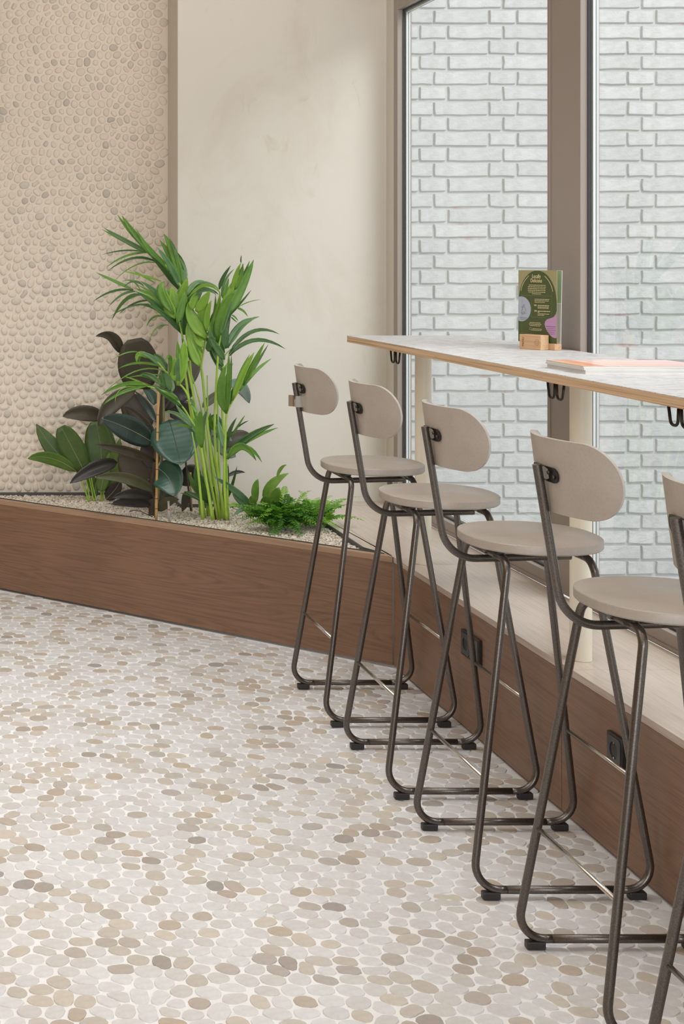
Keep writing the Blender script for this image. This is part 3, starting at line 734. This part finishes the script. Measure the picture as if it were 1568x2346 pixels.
# ------------------------------------------------------------------ magazines on the table
def magazine(x, y, z, rz, th_, label, cover=None):
    t = thing('magazine', label, 'magazine', (x, y, z), rz, 'magazines stacked on the high table')
    MB().box(0, .297, 0, .21, .0005, th_-.0005).build('pages', M['pages'], t)
    MB().box(-.0005, .298, -.0005, .2105, th_-.0005, th_).build('front_cover', cover or M['paper'], t)
    MB().box(-.0005, .298, -.0005, .2105, 0, .0005).build('back_cover', M['paper'], t)
    return t
m = M['pages'] = mat('page_edges', (.66,.64,.61), .7); nt, N, L, p = NT(m)
n = nz(nt, 1, 2, .5, 0, coords(nt, (1, 1, 1400))); L.new(ramp(nt, n.outputs[0], [(.35,(.52,.50,.48)),(.6,(.74,.73,.71))]).outputs[0], p.inputs['Base Color'])
m = M['cover'] = mat('striped_cover', (.7,.3,.2), .25); nt, N, L, p = NT(m)
tc = nt.nodes.new('ShaderNodeTexCoord'); sx = nt.nodes.new('ShaderNodeSeparateXYZ'); L.new(tc.outputs['Object'], sx.inputs[0])
def scaled(out, k):
    q = nt.nodes.new('ShaderNodeMath'); q.operation = 'MULTIPLY'; q.inputs[1].default_value = k; L.new(out, q.inputs[0]); return q.outputs[0]
r1 = ramp(nt, scaled(sx.outputs['Y'], 1/.21), [(0,(.62,.45,.50)),(.18,(.70,.20,.12)),(.22,(.78,.34,.22)),(.45,(.80,.50,.40)),(.55,(.82,.42,.10)),(.75,(.80,.62,.55)),(1,(.70,.45,.42))])
r2 = ramp(nt, scaled(sx.outputs['X'], 1/.297), [(0,(.92,.62,.30)),(.14,(.85,.20,.10)),(.24,(.90,.86,.84)),(.28,(.80,.30,.16)),(.30,(.92,.88,.86)),(.33,(.90,.62,.56)),(1,(.80,.58,.62))])
r2.color_ramp.interpolation = 'LINEAR'
L.new(mixc(nt, r1.outputs[0], r2.outputs[0], .6), p.inputs['Base Color'])
magazine(1.5830, 3.440, HT, 0, .0092, 'lowest magazine of the stack, white page edges on the high table')
magazine(1.5800, 3.441, HT+.0092, .0, .0050, 'middle magazine of the stack, thin with pale grey page edges')
magazine(1.5795, 3.443, HT+.0142, -.012, .0046, 'top magazine with orange, red and pink striped cover', M['cover'])

# ------------------------------------------------------------------ plants
CR = {'8': (40,480,2.45), 'A': (210,480,6.272), 'B': (400,560,6.031), 'C': (210,740,6.272), 'D': (400,780,6.031), 'E': (60,920,6.031),
      'F': (220,980,6.031), 'G': (400,980,6.031), 'H': (560,1040,5.227), 'P': (0,0,1)}
def cp(c, x, y, z): a = CR[c]; return at(a[0]+x/a[2], a[1]+y/a[2], z)
PROF = {'strap': lambda t: min(1, 3.2*t+.25)*(1-t**3.2)**.8,
        'oval': lambda t: (math.sin(PI*min(1, t**.85))**.62)*(1 if t < .93 else (1-t)/.07*.6+.4*(1-(t-.93)/.07)) ,
        'blunt': lambda t: (math.sin(PI*(.08+.86*t))**.5 if t < .98 else .35),
        'lance': lambda t: math.sin(PI*min(1, t**.75))**.8}
def leaf(parent, org, c, b, m_, t, wpx, z0, z1, mt, name='leaf', prof='strap', roll=0, fold=.18, n=9, across=2, rib=None, curl=0, lab=None):
    sc = CR[c][2]; zm = (z0+z1)/2
    B, T = cp(c, *b, z0), cp(c, *t, z1); K = cp(c, *m_, zm)
    wd = wpx/sc*zm/F/2
    vs_ = []; uvs = []
    for i in range(n+1):
        q = i/n; p = bez(B, K, T, q); d = (bez(B, K, T, min(q+.02, 1))-bez(B, K, T, max(q-.02, 0))).normalized()
        view = (p-Vector((0, 0, EYE))).normalized(); s = d.cross(view).normalized(); nn = s.cross(d).normalized()
        if nn.dot(view) > 0: nn = -nn
        ca, sa = math.cos(roll), math.sin(roll); s2 = s*ca+nn*sa; n2 = nn*ca-s*sa
        ww = wd*max(PROF[prof](q), .03)
        for j in range(-across, across+1):
            u = j/across; f = fold*abs(u)+curl*u*u
            vs_.append(p+s2*ww*u+n2*(ww*f)-Vector(org)); uvs.append((u*.5+.5, q))
    W_ = 2*across+1; fs = [(i*W_+j, i*W_+j+1, (i+1)*W_+j+1, (i+1)*W_+j) for i in range(n) for j in range(2*across)]
    me = bpy.data.meshes.new(name); me.from_pydata([tuple(v) for v in vs_], [], fs); me.update()
    uv = me.uv_layers.new(name='UVMap'); 
    uv.data.foreach_set('uv', [k for l in me.loops for k in uvs[l.vertex_index]])
    me.polygons.foreach_set('use_smooth', [True]*len(me.polygons))
    o = link(name, me, M[mt], parent, label=lab)
    sol = o.modifiers.new('thickness', 'SOLIDIFY'); sol.thickness = .0006; sol.offset = 0
    if rib:
        pts = []; 
        for i in range(n+1):
            q = i/n*.96; p = bez(B, K, T, q); view = (p-Vector((0, 0, EYE))).normalized(); pts.append(p-view*.0012-Vector(org))
        MB().tube(pts, [.0016*(1-.7*i/n) for i in range(n+1)], 6).build('midrib', M[rib], o, smooth=True)
    return o
def stems(parent, org, pts, z, r0, r1, mt, name='stem', n=10):
    P_ = [at(x, y, (z[0]+(z[1]-z[0])*i/(len(pts)-1)))-Vector(org) for i, (x, y) in enumerate(pts)]
    # smooth through the points (Catmull-Rom)
    Q = []
    for i in range(len(P_)-1):
        a, b, c, d = P_[max(i-1, 0)], P_[i], P_[i+1], P_[min(i+2, len(P_)-1)]
        for k in range(5):
            t = k/5; Q.append(.5*((2*b)+(c-a)*t+(2*a-5*b+4*c-d)*t*t+(3*b-a-3*c+d)*t**3))
    Q.append(P_[-1]); m_ = len(Q)
    return MB().tube(Q, [r0+(r1-r0)*i/(m_-1) for i in range(m_)], n).build(name, M[mt], parent, smooth=True)

# --- rubber plant
RO = (.966, 5.78, GZ)
rub = thing('rubber_plant', 'dark glossy rubber plant tied to a bamboo cane in the planter', 'potted plant', RO)
stems(rub, RO, [(347,1188), (350,1110), (357,1050), (366,980), (372,900), (374,850)], (5.80, 5.86), .013, .005, 'bark', 'trunk')
stems(rub, RO, [(356,1188), (370,1060), (375,960), (374,880)], (5.74, 5.84), .0065, .0045, 'stemo', 'stem')
stems(rub, RO, [(438,1170), (430,1100), (420,1000), (410,930)], (5.86, 5.9), .005, .003, 'bark', 'stem')
stake = thing('bamboo_cane', 'thin tan bamboo cane standing upright in front of the rubber plant', 'plant stake', at(358,1192,5.70))
so = tuple(stake.location)
stems(stake, so, [(358,1192), (360,1080), (361,990), (363,895)], (5.70, 5.70), .0056, .0052, 'bamboo', 'cane')
mb = MB()
for yy in (1165, 1142, 1115, 1075, 1030, 990, 950):
    q = at(358+(1192-yy)*.017, yy, 5.70)-Vector(so); mb.tube([q-Vector((0,0,.0012)), q+Vector((0,0,.0012))], .0062, 10)
mb.build('node_ring', M['bark'], stake)
RUB = """C 420 440 330 110 60 190 150 5.86 5.80 ru lance .7 -
C 690 950 680 600 615 225 520 5.86 5.80 ru blunt .10 rib_red
E 1080 220 780 120 505 205 200 5.88 5.84 ru oval .45 -
C 640 950 210 1120 100 1480 220 5.84 5.76 ru oval .4 -
C 900 1730 520 1480 135 1370 340 5.80 5.68 rd oval .15 rib_pale
F 1010 -110 1100 180 1175 515 590 5.76 5.60 rt oval .05 ru
F 830 470 420 280 -10 235 120 5.79 5.66 ru oval .8 -
E 1260 840 930 880 605 1130 180 5.76 5.64 rb oval .5 -
F 840 890 420 600 -20 690 140 5.78 5.66 ro oval .7 -
F 850 560 1040 640 1090 950 400 5.73 5.62 rt oval .2 rib_pale
F 790 970 520 850 225 970 130 5.78 5.68 rb oval .4 -
F 760 1070 480 990 205 1060 130 5.78 5.70 rb oval .4 -
C 940 1440 820 1200 630 985 100 5.79 5.84 rd oval .5 -
C 900 1680 760 1380 480 1210 150 5.82 5.86 ru oval .5 -
C 860 1500 600 1250 500 1000 380 5.87 5.90 ru oval .1 -
C 1040 1270 1150 980 1440 1060 210 5.88 5.90 rb oval .3 -
C 1080 1000 1300 760 1560 560 330 5.90 5.95 ru oval .1 -
D 385 925 520 790 700 660 110 5.92 5.96 ro lance .3 -
D 740 600 950 560 1035 870 160 5.94 5.97 rp oval .1 -
D 700 1470 850 1300 1060 1320 190 5.93 5.96 ru oval .2 -
D 560 1150 640 1480 845 1610 240 5.92 5.96 rp oval .1 -
G 720 680 850 580 980 620 50 5.92 5.95 rb lance .3 -
F 860 1150 960 990 1150 990 130 5.74 5.66 ro oval .5 -
F 760 800 560 640 330 330 400 5.86 5.92 ru oval .1 -
F 980 600 1040 460 1150 620 160 5.82 5.80 rb oval .3 -
F 1240 880 1260 1000 1190 1155 100 5.84 5.80 ru oval .3 -
F 800 560 760 380 640 230 240 5.83 5.88 rb oval .2 -
F 1180 600 1300 640 1420 780 300 5.88 5.92 rb oval .1 -
D 590 1340 560 1200 560 1005 210 5.92 5.96 rt oval .1 -
C 900 1180 900 1000 740 950 130 5.85 5.86 rt oval .2 -
C 1130 1350 1350 1200 1480 1350 300 5.88 5.90 rb oval .2 -
F 720 1110 740 960 720 700 150 5.83 5.84 rb oval .2 -
D -60 820 80 650 260 760 240 5.88 5.90 rb oval .2 -
F 1050 760 980 900 870 1030 220 5.84 5.80 ru oval .3 -
E 1500 300 1420 260 1340 160 300 5.9 5.93 rb oval .2 -"""
for ln in RUB.split('\n'):
    q = ln.split(); c = q[0]; a = [float(x) for x in q[1:10]]
    leaf(rub, RO, c, (a[0], a[1]), (a[2], a[3]), (a[4], a[5]), a[6]*1.12, a[7], a[8], q[10-0], 'leaf', q[11], R.uniform(-.15, .15), float(q[12]), 12, 3, rib=(None if q[13] == '-' else q[13]))

# --- kentia palm
KO = tuple(at(498, 1186, 5.75)); KO = (KO[0], KO[1], GZ)
palm = thing('kentia_palm', 'tall kentia palm with arching feathery bright green fronds in the planter', 'potted plant', KO)
PALM = """#478,1187 458,1000 440,880 428,740 416,663 393,623 361,592 334,576|5.78 5.84
A 1050 800 620 400 435 85 80 pg
A 1120 900 800 600 640 280 50 pg
A 800 610 520 470 185 270 58 pt
A 750 610 500 545 145 650 18 pd
A 830 620 480 600 205 840 25 pg
A 940 760 620 570 230 885 30 pd
A 960 770 650 690 340 1015 16 pg
A 1290 1150 1150 800 940 540 75 pt
A 1300 1120 1150 650 980 440 70 pg
A 1300 1100 1200 600 1040 350 90 pg
A 1320 1080 1350 780 1150 560 90 pt
A 1330 1100 1340 900 1220 640 80 pt
A 1280 1180 1150 900 880 640 55 pd
A 1270 1170 1050 850 830 640 60 pd
#470,1187 445,1000 424,850 417,764 401,735 370,708 345,680 310,668|5.72 5.70
A 600 1150 320 1030 65 905 38 pg
A 600 1160 300 1100 20 1325 28 pd
A 650 1180 450 1150 245 1395 28 pd
A 720 1230 480 1180 290 1590 45 pd
A 850 1310 620 1280 385 1510 22 pd
A 830 1360 560 1340 280 1530 20 pd
A 1000 1480 830 1350 660 1370 32 pd
A 1050 1540 860 1480 785 1690 24 pg
A 1100 1660 900 1640 830 1880 18 pg
A 700 1150 600 960 440 1035 18 pg
A 750 1100 600 960 465 1115 26 pd
A 1000 1030 720 930 440 885 24 pl
A 900 1050 750 960 600 880 26 pg
A 1280 1750 1080 1220 700 1030 80 pt
A 1270 1740 1000 1360 640 1180 75 pd
A 1290 1760 1050 1250 620 1130 60 pg
A 1290 1780 1100 1500 800 1350 60 pd
A 1300 1780 1150 1580 1000 1440 60 pd
#500,1187 462,1000 432,850 412,740 404,728|5.70 5.66
A 1210 1560 1050 1350 1020 1090 130 pl
A 1230 1540 1190 1300 1150 1100 130 pl
A 1280 1620 1290 1280 1375 970 135 pl
A 1180 1500 900 1150 1050 1030 90 pg
A 1230 1640 1300 1400 1340 1180 90 pg
A 1330 1800 1340 1500 1400 1300 100 pd
#505,1187 478,1000 464,860 461,842 467,800 473,772 493,734 503,700 504,672 493,653|5.70 5.64
B 180 720 330 430 600 600 60 pt
B 190 740 420 420 640 680 34 pl
B 200 760 420 520 580 700 60 pt
B 180 700 250 480 440 520 60 pt
B 240 900 250 760 330 640 95 pl
B 300 930 400 800 490 640 105 pl
B 440 1290 150 1030 215 770 130 pl
B 420 1320 340 1150 250 900 120 pg
B 380 1500 190 1350 195 1060 130 pl
B 350 1680 230 1500 180 1230 90 pl
B 430 1320 290 1050 420 830 110 pl
B 450 1200 420 950 510 770 70 pl
B 470 1220 620 1000 625 680 70 pl
B 400 1420 300 1300 240 1120 90 pl
B 370 1600 300 1480 240 1300 80 pl
B 470 1480 470 1380 500 1270 70 pd
#515,1185 493,1020 497,860 505,765 516,726 533,684 549,653|5.66 5.62
B 600 1340 600 900 860 620 105 pg
B 640 1250 650 750 900 420 95 pl
B 750 950 930 620 1095 210 100 pg
B 800 800 800 500 920 250 62 pl
B 830 620 960 430 940 260 45 pg
B 920 260 915 200 925 150 14 pd
B 700 1040 900 840 1060 630 28 pd
B 880 870 1000 780 1200 760 10 pg
B 850 880 950 880 1015 1000 26 pg
B 780 970 840 990 880 1060 18 pg
B 780 1000 820 1040 870 1080 14 pg
B 620 620 640 470 780 290 45 pd
B 650 720 660 480 830 335 28 pt
B 660 740 720 600 750 460 42 pg
B 600 1340 520 1130 600 900 95 pg
B 720 1000 740 800 850 560 80 pg
B 580 1450 500 1320 490 1180 75 pt
B 590 1360 560 1200 560 1050 80 pd
B 640 1250 700 1000 800 780 60 pt
#520,1187 512,1000 508,870 510,845 516,815 531,799|5.68 5.66
B 710 1440 630 1200 775 1000 105 pd
B 730 1430 870 1060 1115 1020 85 pt
B 750 1520 1050 1030 1450 1240 45 pd
B 760 1540 1080 1150 1535 1445 48 pd
B 670 1680 540 1500 480 1230 80 pd
B 690 1590 580 1400 490 1300 80 pt
B 690 1500 610 1350 630 1220 65 pd
B 660 1750 560 1600 480 1460 60 pd
B 780 1470 860 1330 980 1280 30 pg
#520,1187 514,1100 517,1000 520,948 531,923 549,893 574,855|5.60 5.56
D 720 1010 560 680 730 310 95 pg
D 730 980 760 600 750 170 60 pg
D 800 830 930 450 1105 160 75 pl
D 950 620 1080 350 1250 25 62 pg
D 900 700 1080 420 1340 250 45 pg
D 780 850 800 650 930 460 18 pd
D 770 880 780 750 810 650 30 pd
#490,1187 470,1090 451,995 430,905 400,870 379,850 354,823 318,808|5.60 5.56
C 900 530 600 330 655 580 62 pl
C 680 420 520 380 290 530 14 pg
C 1000 630 660 500 380 660 30 pg
C 1100 720 700 500 180 1000 16 pg
C 1150 780 900 690 460 800 14 pg
C 1080 700 1010 480 880 450 80 pd
C 1120 740 1170 330 1050 550 50 pg
C 1190 830 1130 600 1210 490 90 pl
C 1240 900 1340 560 1330 240 130 pl
C 1250 880 1200 650 1260 490 70 pt
C 1000 620 850 450 690 425 60 pt
#487,1187 473,1100 455,1000 433,955 417,931 385,901 337,884|5.58 5.55
C 800 900 640 810 460 765 20 pl
C 850 900 480 780 140 1035 52 pg
C 800 910 420 940 160 1180 42 pg
C 700 920 320 860 340 1170 12 pl
C 1290 1190 1100 920 830 900 55 pt
C 1300 1200 1080 1050 900 920 50 pd
C 1000 900 860 700 680 740 60 pd
C 1010 920 970 800 1010 660 40 pd
C 1060 960 1040 820 1000 700 50 pd
C 1130 980 1110 800 1060 700 70 pt
C 1150 1000 1160 850 1100 760 70 pt
C 1250 1130 1200 1050 1000 980 40 pg
#465,1187 452,1060 440,990|5.58 5.54
C 1450 1500 1260 1250 1030 1275 50 pt
C 1440 1520 1330 1440 1160 1475 30 pg
C 1440 1500 1330 1350 1210 1170 52 pt
C 1530 1520 1520 1350 1400 1170 42 pg
C 1480 1170 1430 1080 1320 1045 36 pt
D 380 1480 300 1200 370 950 100 pg
D 330 1330 220 1100 10 880 40 pt
D 300 1010 290 920 210 880 40 pg
#523,1187 520,1085 519,1040|5.62 5.60
D 720 1500 720 1280 860 1065 50 pd
D 780 1330 880 1180 975 1030 25 pg
D 850 1220 950 1130 1025 1110 16 pd
D 740 1560 1000 1300 1380 1155 80 pd
D 730 1640 930 1270 1130 1660 90 pg
D 700 1500 640 1300 600 1090 60 pt
#512,1187 500,1100 480,1000 468,900 460,850|5.74 5.74
G 500 1080 330 920 130 880 62 pt
G 500 1050 490 830 390 600 75 pt
G 480 1040 300 800 290 520 110 pd
G 720 1000 810 800 865 530 36 pd
G 720 960 740 700 740 500 34 pd
#496,1187 488,1100 478,1000 475,860|5.72 5.74
D 570 1250 480 1150 500 1000 60 pg
#460,1187 452,1090 440,1000|5.80 5.82
#480,1187 476,1080 466,960 440,860|5.76 5.80
#508,1187 503,1080 500,960 498,870|5.72 5.72"""
fr = None; k = 0
for ln in PALM.split('\n'):
    if ln[0] == '#':
        a, b = ln[1:].split('|'); pts = [tuple(float(u) for u in q.split(',')) for q in a.split()]; z0, z1 = [float(u) for u in b.split()]
        n0 = pts[0]; pts[0] = (n0[0], n0[1]+3)
        fr = stems(palm, KO, pts, (z0, z1), .0058, .0022, 'stem', 'frond'); zt = z1
        continue
    q = ln.split(); a = [float(x) for x in q[1:8]]; zz = zt+R.uniform(-.02, .02)
    leaf(fr, KO, q[0], (a[0], a[1]), (a[2], a[3]), (a[4], a[5]), a[6]*1.3, zz, zz+R.uniform(-.07, .05) if q[0] in 'BDG' else zz+R.uniform(-.08, .08), q[8], 'leaflet', 'strap', R.uniform(-.35, .35), .3, 9, 2)
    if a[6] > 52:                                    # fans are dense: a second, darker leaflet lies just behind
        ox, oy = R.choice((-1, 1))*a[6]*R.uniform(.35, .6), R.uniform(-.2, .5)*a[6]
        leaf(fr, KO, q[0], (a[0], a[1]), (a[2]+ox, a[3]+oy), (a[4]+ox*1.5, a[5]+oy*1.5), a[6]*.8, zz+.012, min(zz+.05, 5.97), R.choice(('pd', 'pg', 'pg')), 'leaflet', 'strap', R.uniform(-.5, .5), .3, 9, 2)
stems(palm, KO, [(497,1190), (496,1140), (492,1115)], (5.72, 5.72), .0125, .006, 'bark', 'sheath')
stems(palm, KO, [(516,1190), (514,1140), (513,1110)], (5.68, 5.68), .009, .006, 'stemo', 'sheath')

# --- broad-leaved plant at the left
AO = tuple(at(218, 1146, 6.14)); AO = (AO[0], AO[1], GZ)
ant = thing('anthurium', 'low broad-leaved green plant at the left end of the planter', 'potted plant', AO)
for ln in """E 700 970 330 690 20 790 180 6.10 6.02 al oval
E 700 950 380 720 140 310 260 6.14 6.16 an oval
E 790 940 640 640 480 345 350 6.10 6.08 an blunt
E 1040 1010 1060 650 960 270 440 6.14 6.16 an blunt
E 1060 1250 1230 900 1300 500 240 6.12 6.12 al lance
E 1100 1350 1220 1250 1310 1090 190 6.10 6.08 rb oval
E 950 1340 940 1150 1000 1000 100 6.12 6.12 an lance
E 960 1330 860 1000 860 760 120 6.13 6.16 al lance
E 1030 1250 1060 1050 1150 700 180 6.10 6.10 al lance""".split('\n'):
    q = ln.split(); a = [float(x) for x in q[1:10]]
    leaf(ant, AO, q[0], (a[0], a[1]), (a[2], a[3]), (a[4], a[5]), a[6], a[7], a[8], q[10], 'leaf', q[11], R.uniform(-.1, .1), .15, 10, 3, rib='rib_pale')
for pts in ([(204,1150), (190,1110), (175,1080)], [(206,1150), (200,1110), (190,1075)], [(222,1150), (212,1110), (205,1060)], [(232,1150), (232,1100), (232,1080)], [(234,1150), (240,1110), (245,1070)], [(215,1150), (208,1110), (203,1090)]):
    stems(ant, AO, pts, (6.12, 6.11), .0035, .0022, 'stem', 'stem', 8)

# --- variegated foliage plant
DO = tuple(at(604, 1196, 5.63)); DO = (DO[0], DO[1], GZ)
agl = thing('aglaonema', 'small plant with patterned upright bright green leaves between palm and fern', 'potted plant', DO)
for ln in """H 240 560 290 330 535 230 120 5.66 5.62 ag lance
H 390 280 430 140 510 130 42 5.62 5.60 ag lance
H 140 590 110 420 165 298 90 5.66 5.64 ag oval
H 390 640 330 520 420 400 190 5.62 5.58 ag oval
G 1080 1090 850 850 540 670 100 5.63 5.60 ap lance
G 920 1110 800 1010 730 1120 62 5.60 5.58 ag lance
G 1060 1100 900 1000 800 910 110 5.64 5.64 ap lance
G 1010 1090 900 1120 820 1215 70 5.60 5.56 ap lance
G 1180 1210 1050 1130 930 1090 140 5.60 5.58 ag oval
H 60 640 20 560 -10 480 70 5.62 5.6 ap lance
H 250 640 240 560 260 500 110 5.62 5.58 ag oval
H 120 650 90 560 80 500 90 5.60 5.56 ag oval
H 200 720 120 660 60 640 110 5.58 5.54 ag oval""".split('\n'):
    q = ln.split(); a = [float(x) for x in q[1:10]]
    leaf(agl, DO, q[0], (a[0], a[1]), (a[2], a[3]), (a[4], a[5]), a[6], a[7], a[8], q[10], 'leaf', q[11], R.uniform(-.2, .2), .25, 9, 2)
for pts in ([(600,1198), (602,1170), (606,1145)], [(604,1198), (590,1165), (588,1150)], [(608,1198), (622,1170), (632,1160)], [(598,1198), (575,1185), (570,1172)]):
    stems(agl, DO, pts, (5.62, 5.63), .004, .003, 'stem', 'stem', 8)

# --- ferns
def frond(parent, org, B, K, T, wd, mt, npair=15):
    mb = MB(); B, K, T = Vector(B), Vector(K), Vector(T)
    pts = [bez(B, K, T, i/10) for i in range(11)]; mb.tube([p-Vector(org) for p in pts], [.0011*(1-.6*i/10) for i in range(11)], 5)
    up = Vector((0, 0, 1)); side0 = None
    for i in range(2, npair+1):
        q = i/npair; p = bez(B, K, T, q*.99); d = (bez(B, K, T, min(q+.03, 1))-bez(B, K, T, q-.03)).normalized()
        s = d.cross(up)
        if s.length < .1: s = d.cross(Vector((1, 0, 0)))
        s.normalize(); nn = s.cross(d).normalized(); l = wd*math.sin(PI*(.12+.86*q))**.7*R.uniform(.85, 1.1)
        for sg in (-1, 1):
            e = (s*sg+d*.35+nn*R.uniform(-.25, .15)).normalized(); pw = d*(l*.17+.0008)
            a = p-Vector(org); vs_ = [a, a+e*l*.25+pw*1.0, a+e*l*.5+pw*.7+nn*l*.05, a+e*l*.62+pw*.95, a+e*l-nn*l*.12, a+e*l*.62-pw*.75, a+e*l*.45-pw*.6+nn*l*.05, a+e*l*.22-pw*.9]
            mb.add(vs_, [(0, 1, 2, 6, 7), (2, 3, 4, 5, 6)])
    return mb.build('frond', M[mt], parent)
def hp(x, y, z): return cp('H', x, y, z)
FO1 = tuple(at(648, 1204, 5.50)); FO1 = (FO1[0], FO1[1], GZ)
f1 = thing('fern', 'dense mid-green fern spilling over the front of the planter', 'potted plant', FO1, group='ferns in the planter')
base = Vector((FO1[0], FO1[1], GZ+.02))
for x, y, z, cw in [(150,590,5.52,.020), (300,1060,5.34,.022), (720,1050,5.33,.022), (490,385,5.55,.014), (520,480,5.5,.014), (800,440,5.52,.013), (520,640,5.45,.02), (60,700,5.5,.016), (180,760,5.42,.02),
                    (600,740,5.4,.02), (870,830,5.38,.022), (560,520,5.5,.016), (110,820,5.42,.018), (1010,950,5.36,.016), (660,900,5.36,.02), (430,860,5.38,.018), (830,700,5.46,.02), (700,600,5.5,.02), (330,620,5.48,.02), (250,700,5.44,.018), (940,900,5.38,.016)]:
    T = hp(x, y, z); K = (base+T)/2+Vector((0, -.01, .05+.02*R.random())); frond(f1, FO1, base+Vector((R.uniform(-.03, .03), R.uniform(-.02, .02), 0)), K, T, cw*1.35, 'fd' if R.random() < .75 else 'fl', 17)
for k in range(120):
    a = R.uniform(0, 2*PI); l = R.uniform(.06, .15); b_ = base+Vector((R.uniform(-.06, .06), R.uniform(-.035, .035), -.005))
    T = b_+Vector((math.cos(a)*l*1.15, -abs(math.sin(a))*l*.7, R.uniform(.0, .10))); K = (b_+T)/2+Vector((0, 0, R.uniform(.03, .06)))
    if not inside(gp, T.x, T.y): T.z = max(T.z, HB+.02)
    frond(f1, FO1, b_, K, T, R.uniform(.017, .026), R.choice(('fd', 'fd', 'fm')), 14)
FO2 = tuple(at(716, 1196, 5.52)); FO2 = (FO2[0], FO2[1], GZ)
f2 = thing('fern', 'pale lime fern at the right end of the planter behind the first stool', 'potted plant', FO2, group='ferns in the planter')
base = Vector((FO2[0], FO2[1], GZ+.015))
for x, y, z, cw in [(1437,800,5.45,.026), (1410,510,5.50,.010), (1250,540,5.60,.018), (1060,500,5.62,.014), (1195,620,5.52,.030), (1130,910,5.38,.018), (900,520,5.66,.016), (700,570,5.66,.016), (650,440,5.66,.012), (1010,560,5.6,.02),
                    (800,600,5.6,.018), (980,830,5.42,.02), (1080,700,5.48,.024), (860,560,5.6,.018), (760,640,5.55,.02), (560,640,5.6,.016), (940,620,5.56,.022), (1000,680,5.5,.022)]:
    T = hp(x, y, z); K = (base+T)/2+Vector((0, 0, .045+.02*R.random())); frond(f2, FO2, base+Vector((R.uniform(-.03, .03), R.uniform(-.02, .02), 0)), K, T, cw*1.35, R.choice(('fl', 'fl', 'fm')), 15)

for k in range(46):
    a = R.uniform(0, 2*PI); l = R.uniform(.06, .13); b_ = base+Vector((R.uniform(-.05, .05), R.uniform(-.03, .03), -.005))
    T = b_+Vector((math.cos(a)*l*1.1, math.sin(a)*l*.6, R.uniform(.02, .11))); K = (b_+T)/2+Vector((0, 0, R.uniform(.02, .05)))
    frond(f2, FO2, b_, K, T, R.uniform(.016, .024), R.choice(('fl', 'fl', 'fm')), 13)

# --- water gauge, drip hose, second cane
g0 = at(388, 1193, 5.66)
gauge = thing('water_gauge', 'clear plastic water gauge tube with red mark standing in the gravel', 'water gauge', (g0.x, g0.y, GZ))
MB().tube([(0,0,-.002), (-.003,0,.078)], .0042, 14).build('tube', M['clear_plastic'], gauge, smooth=True)
MB().tube([(-.0012,0,.045), (-.0014,0,.0495)], .0046, 14).build('red_float', flat('gauge_red', (.45,.08,.06)), gauge)
MB().tube([(-.003,0,.078), (-.003,0,.081)], .0048, 14).build('cap', M['clear_plastic'], gauge)
h0 = at(325, 1180, 5.66)
mb = MB(); pts = [at(297,1172,5.68), at(306,1169,5.68), at(322,1171,5.67), at(336,1178,5.66), at(350,1184,5.66)]
mb.tube([p-Vector((h0.x, h0.y, GZ)) for p in pts], .002, 8)
tag(mb.build('drip_hose', M['black_plastic'], None, smooth=True, loc=(h0.x, h0.y, GZ)), 'thin black drip hose lying on the gravel under the rubber plant', 'hose')
c0 = at(440, 1166, 5.88)
cane = thing('bamboo_cane', 'short pale cane standing behind the palm stems', 'plant stake', (c0.x, c0.y, GZ))
MB().tube([(0,0,-.003), (-.006,.0,.16)], .0035, 8).build('cane', M['bamboo'], cane, smooth=True)
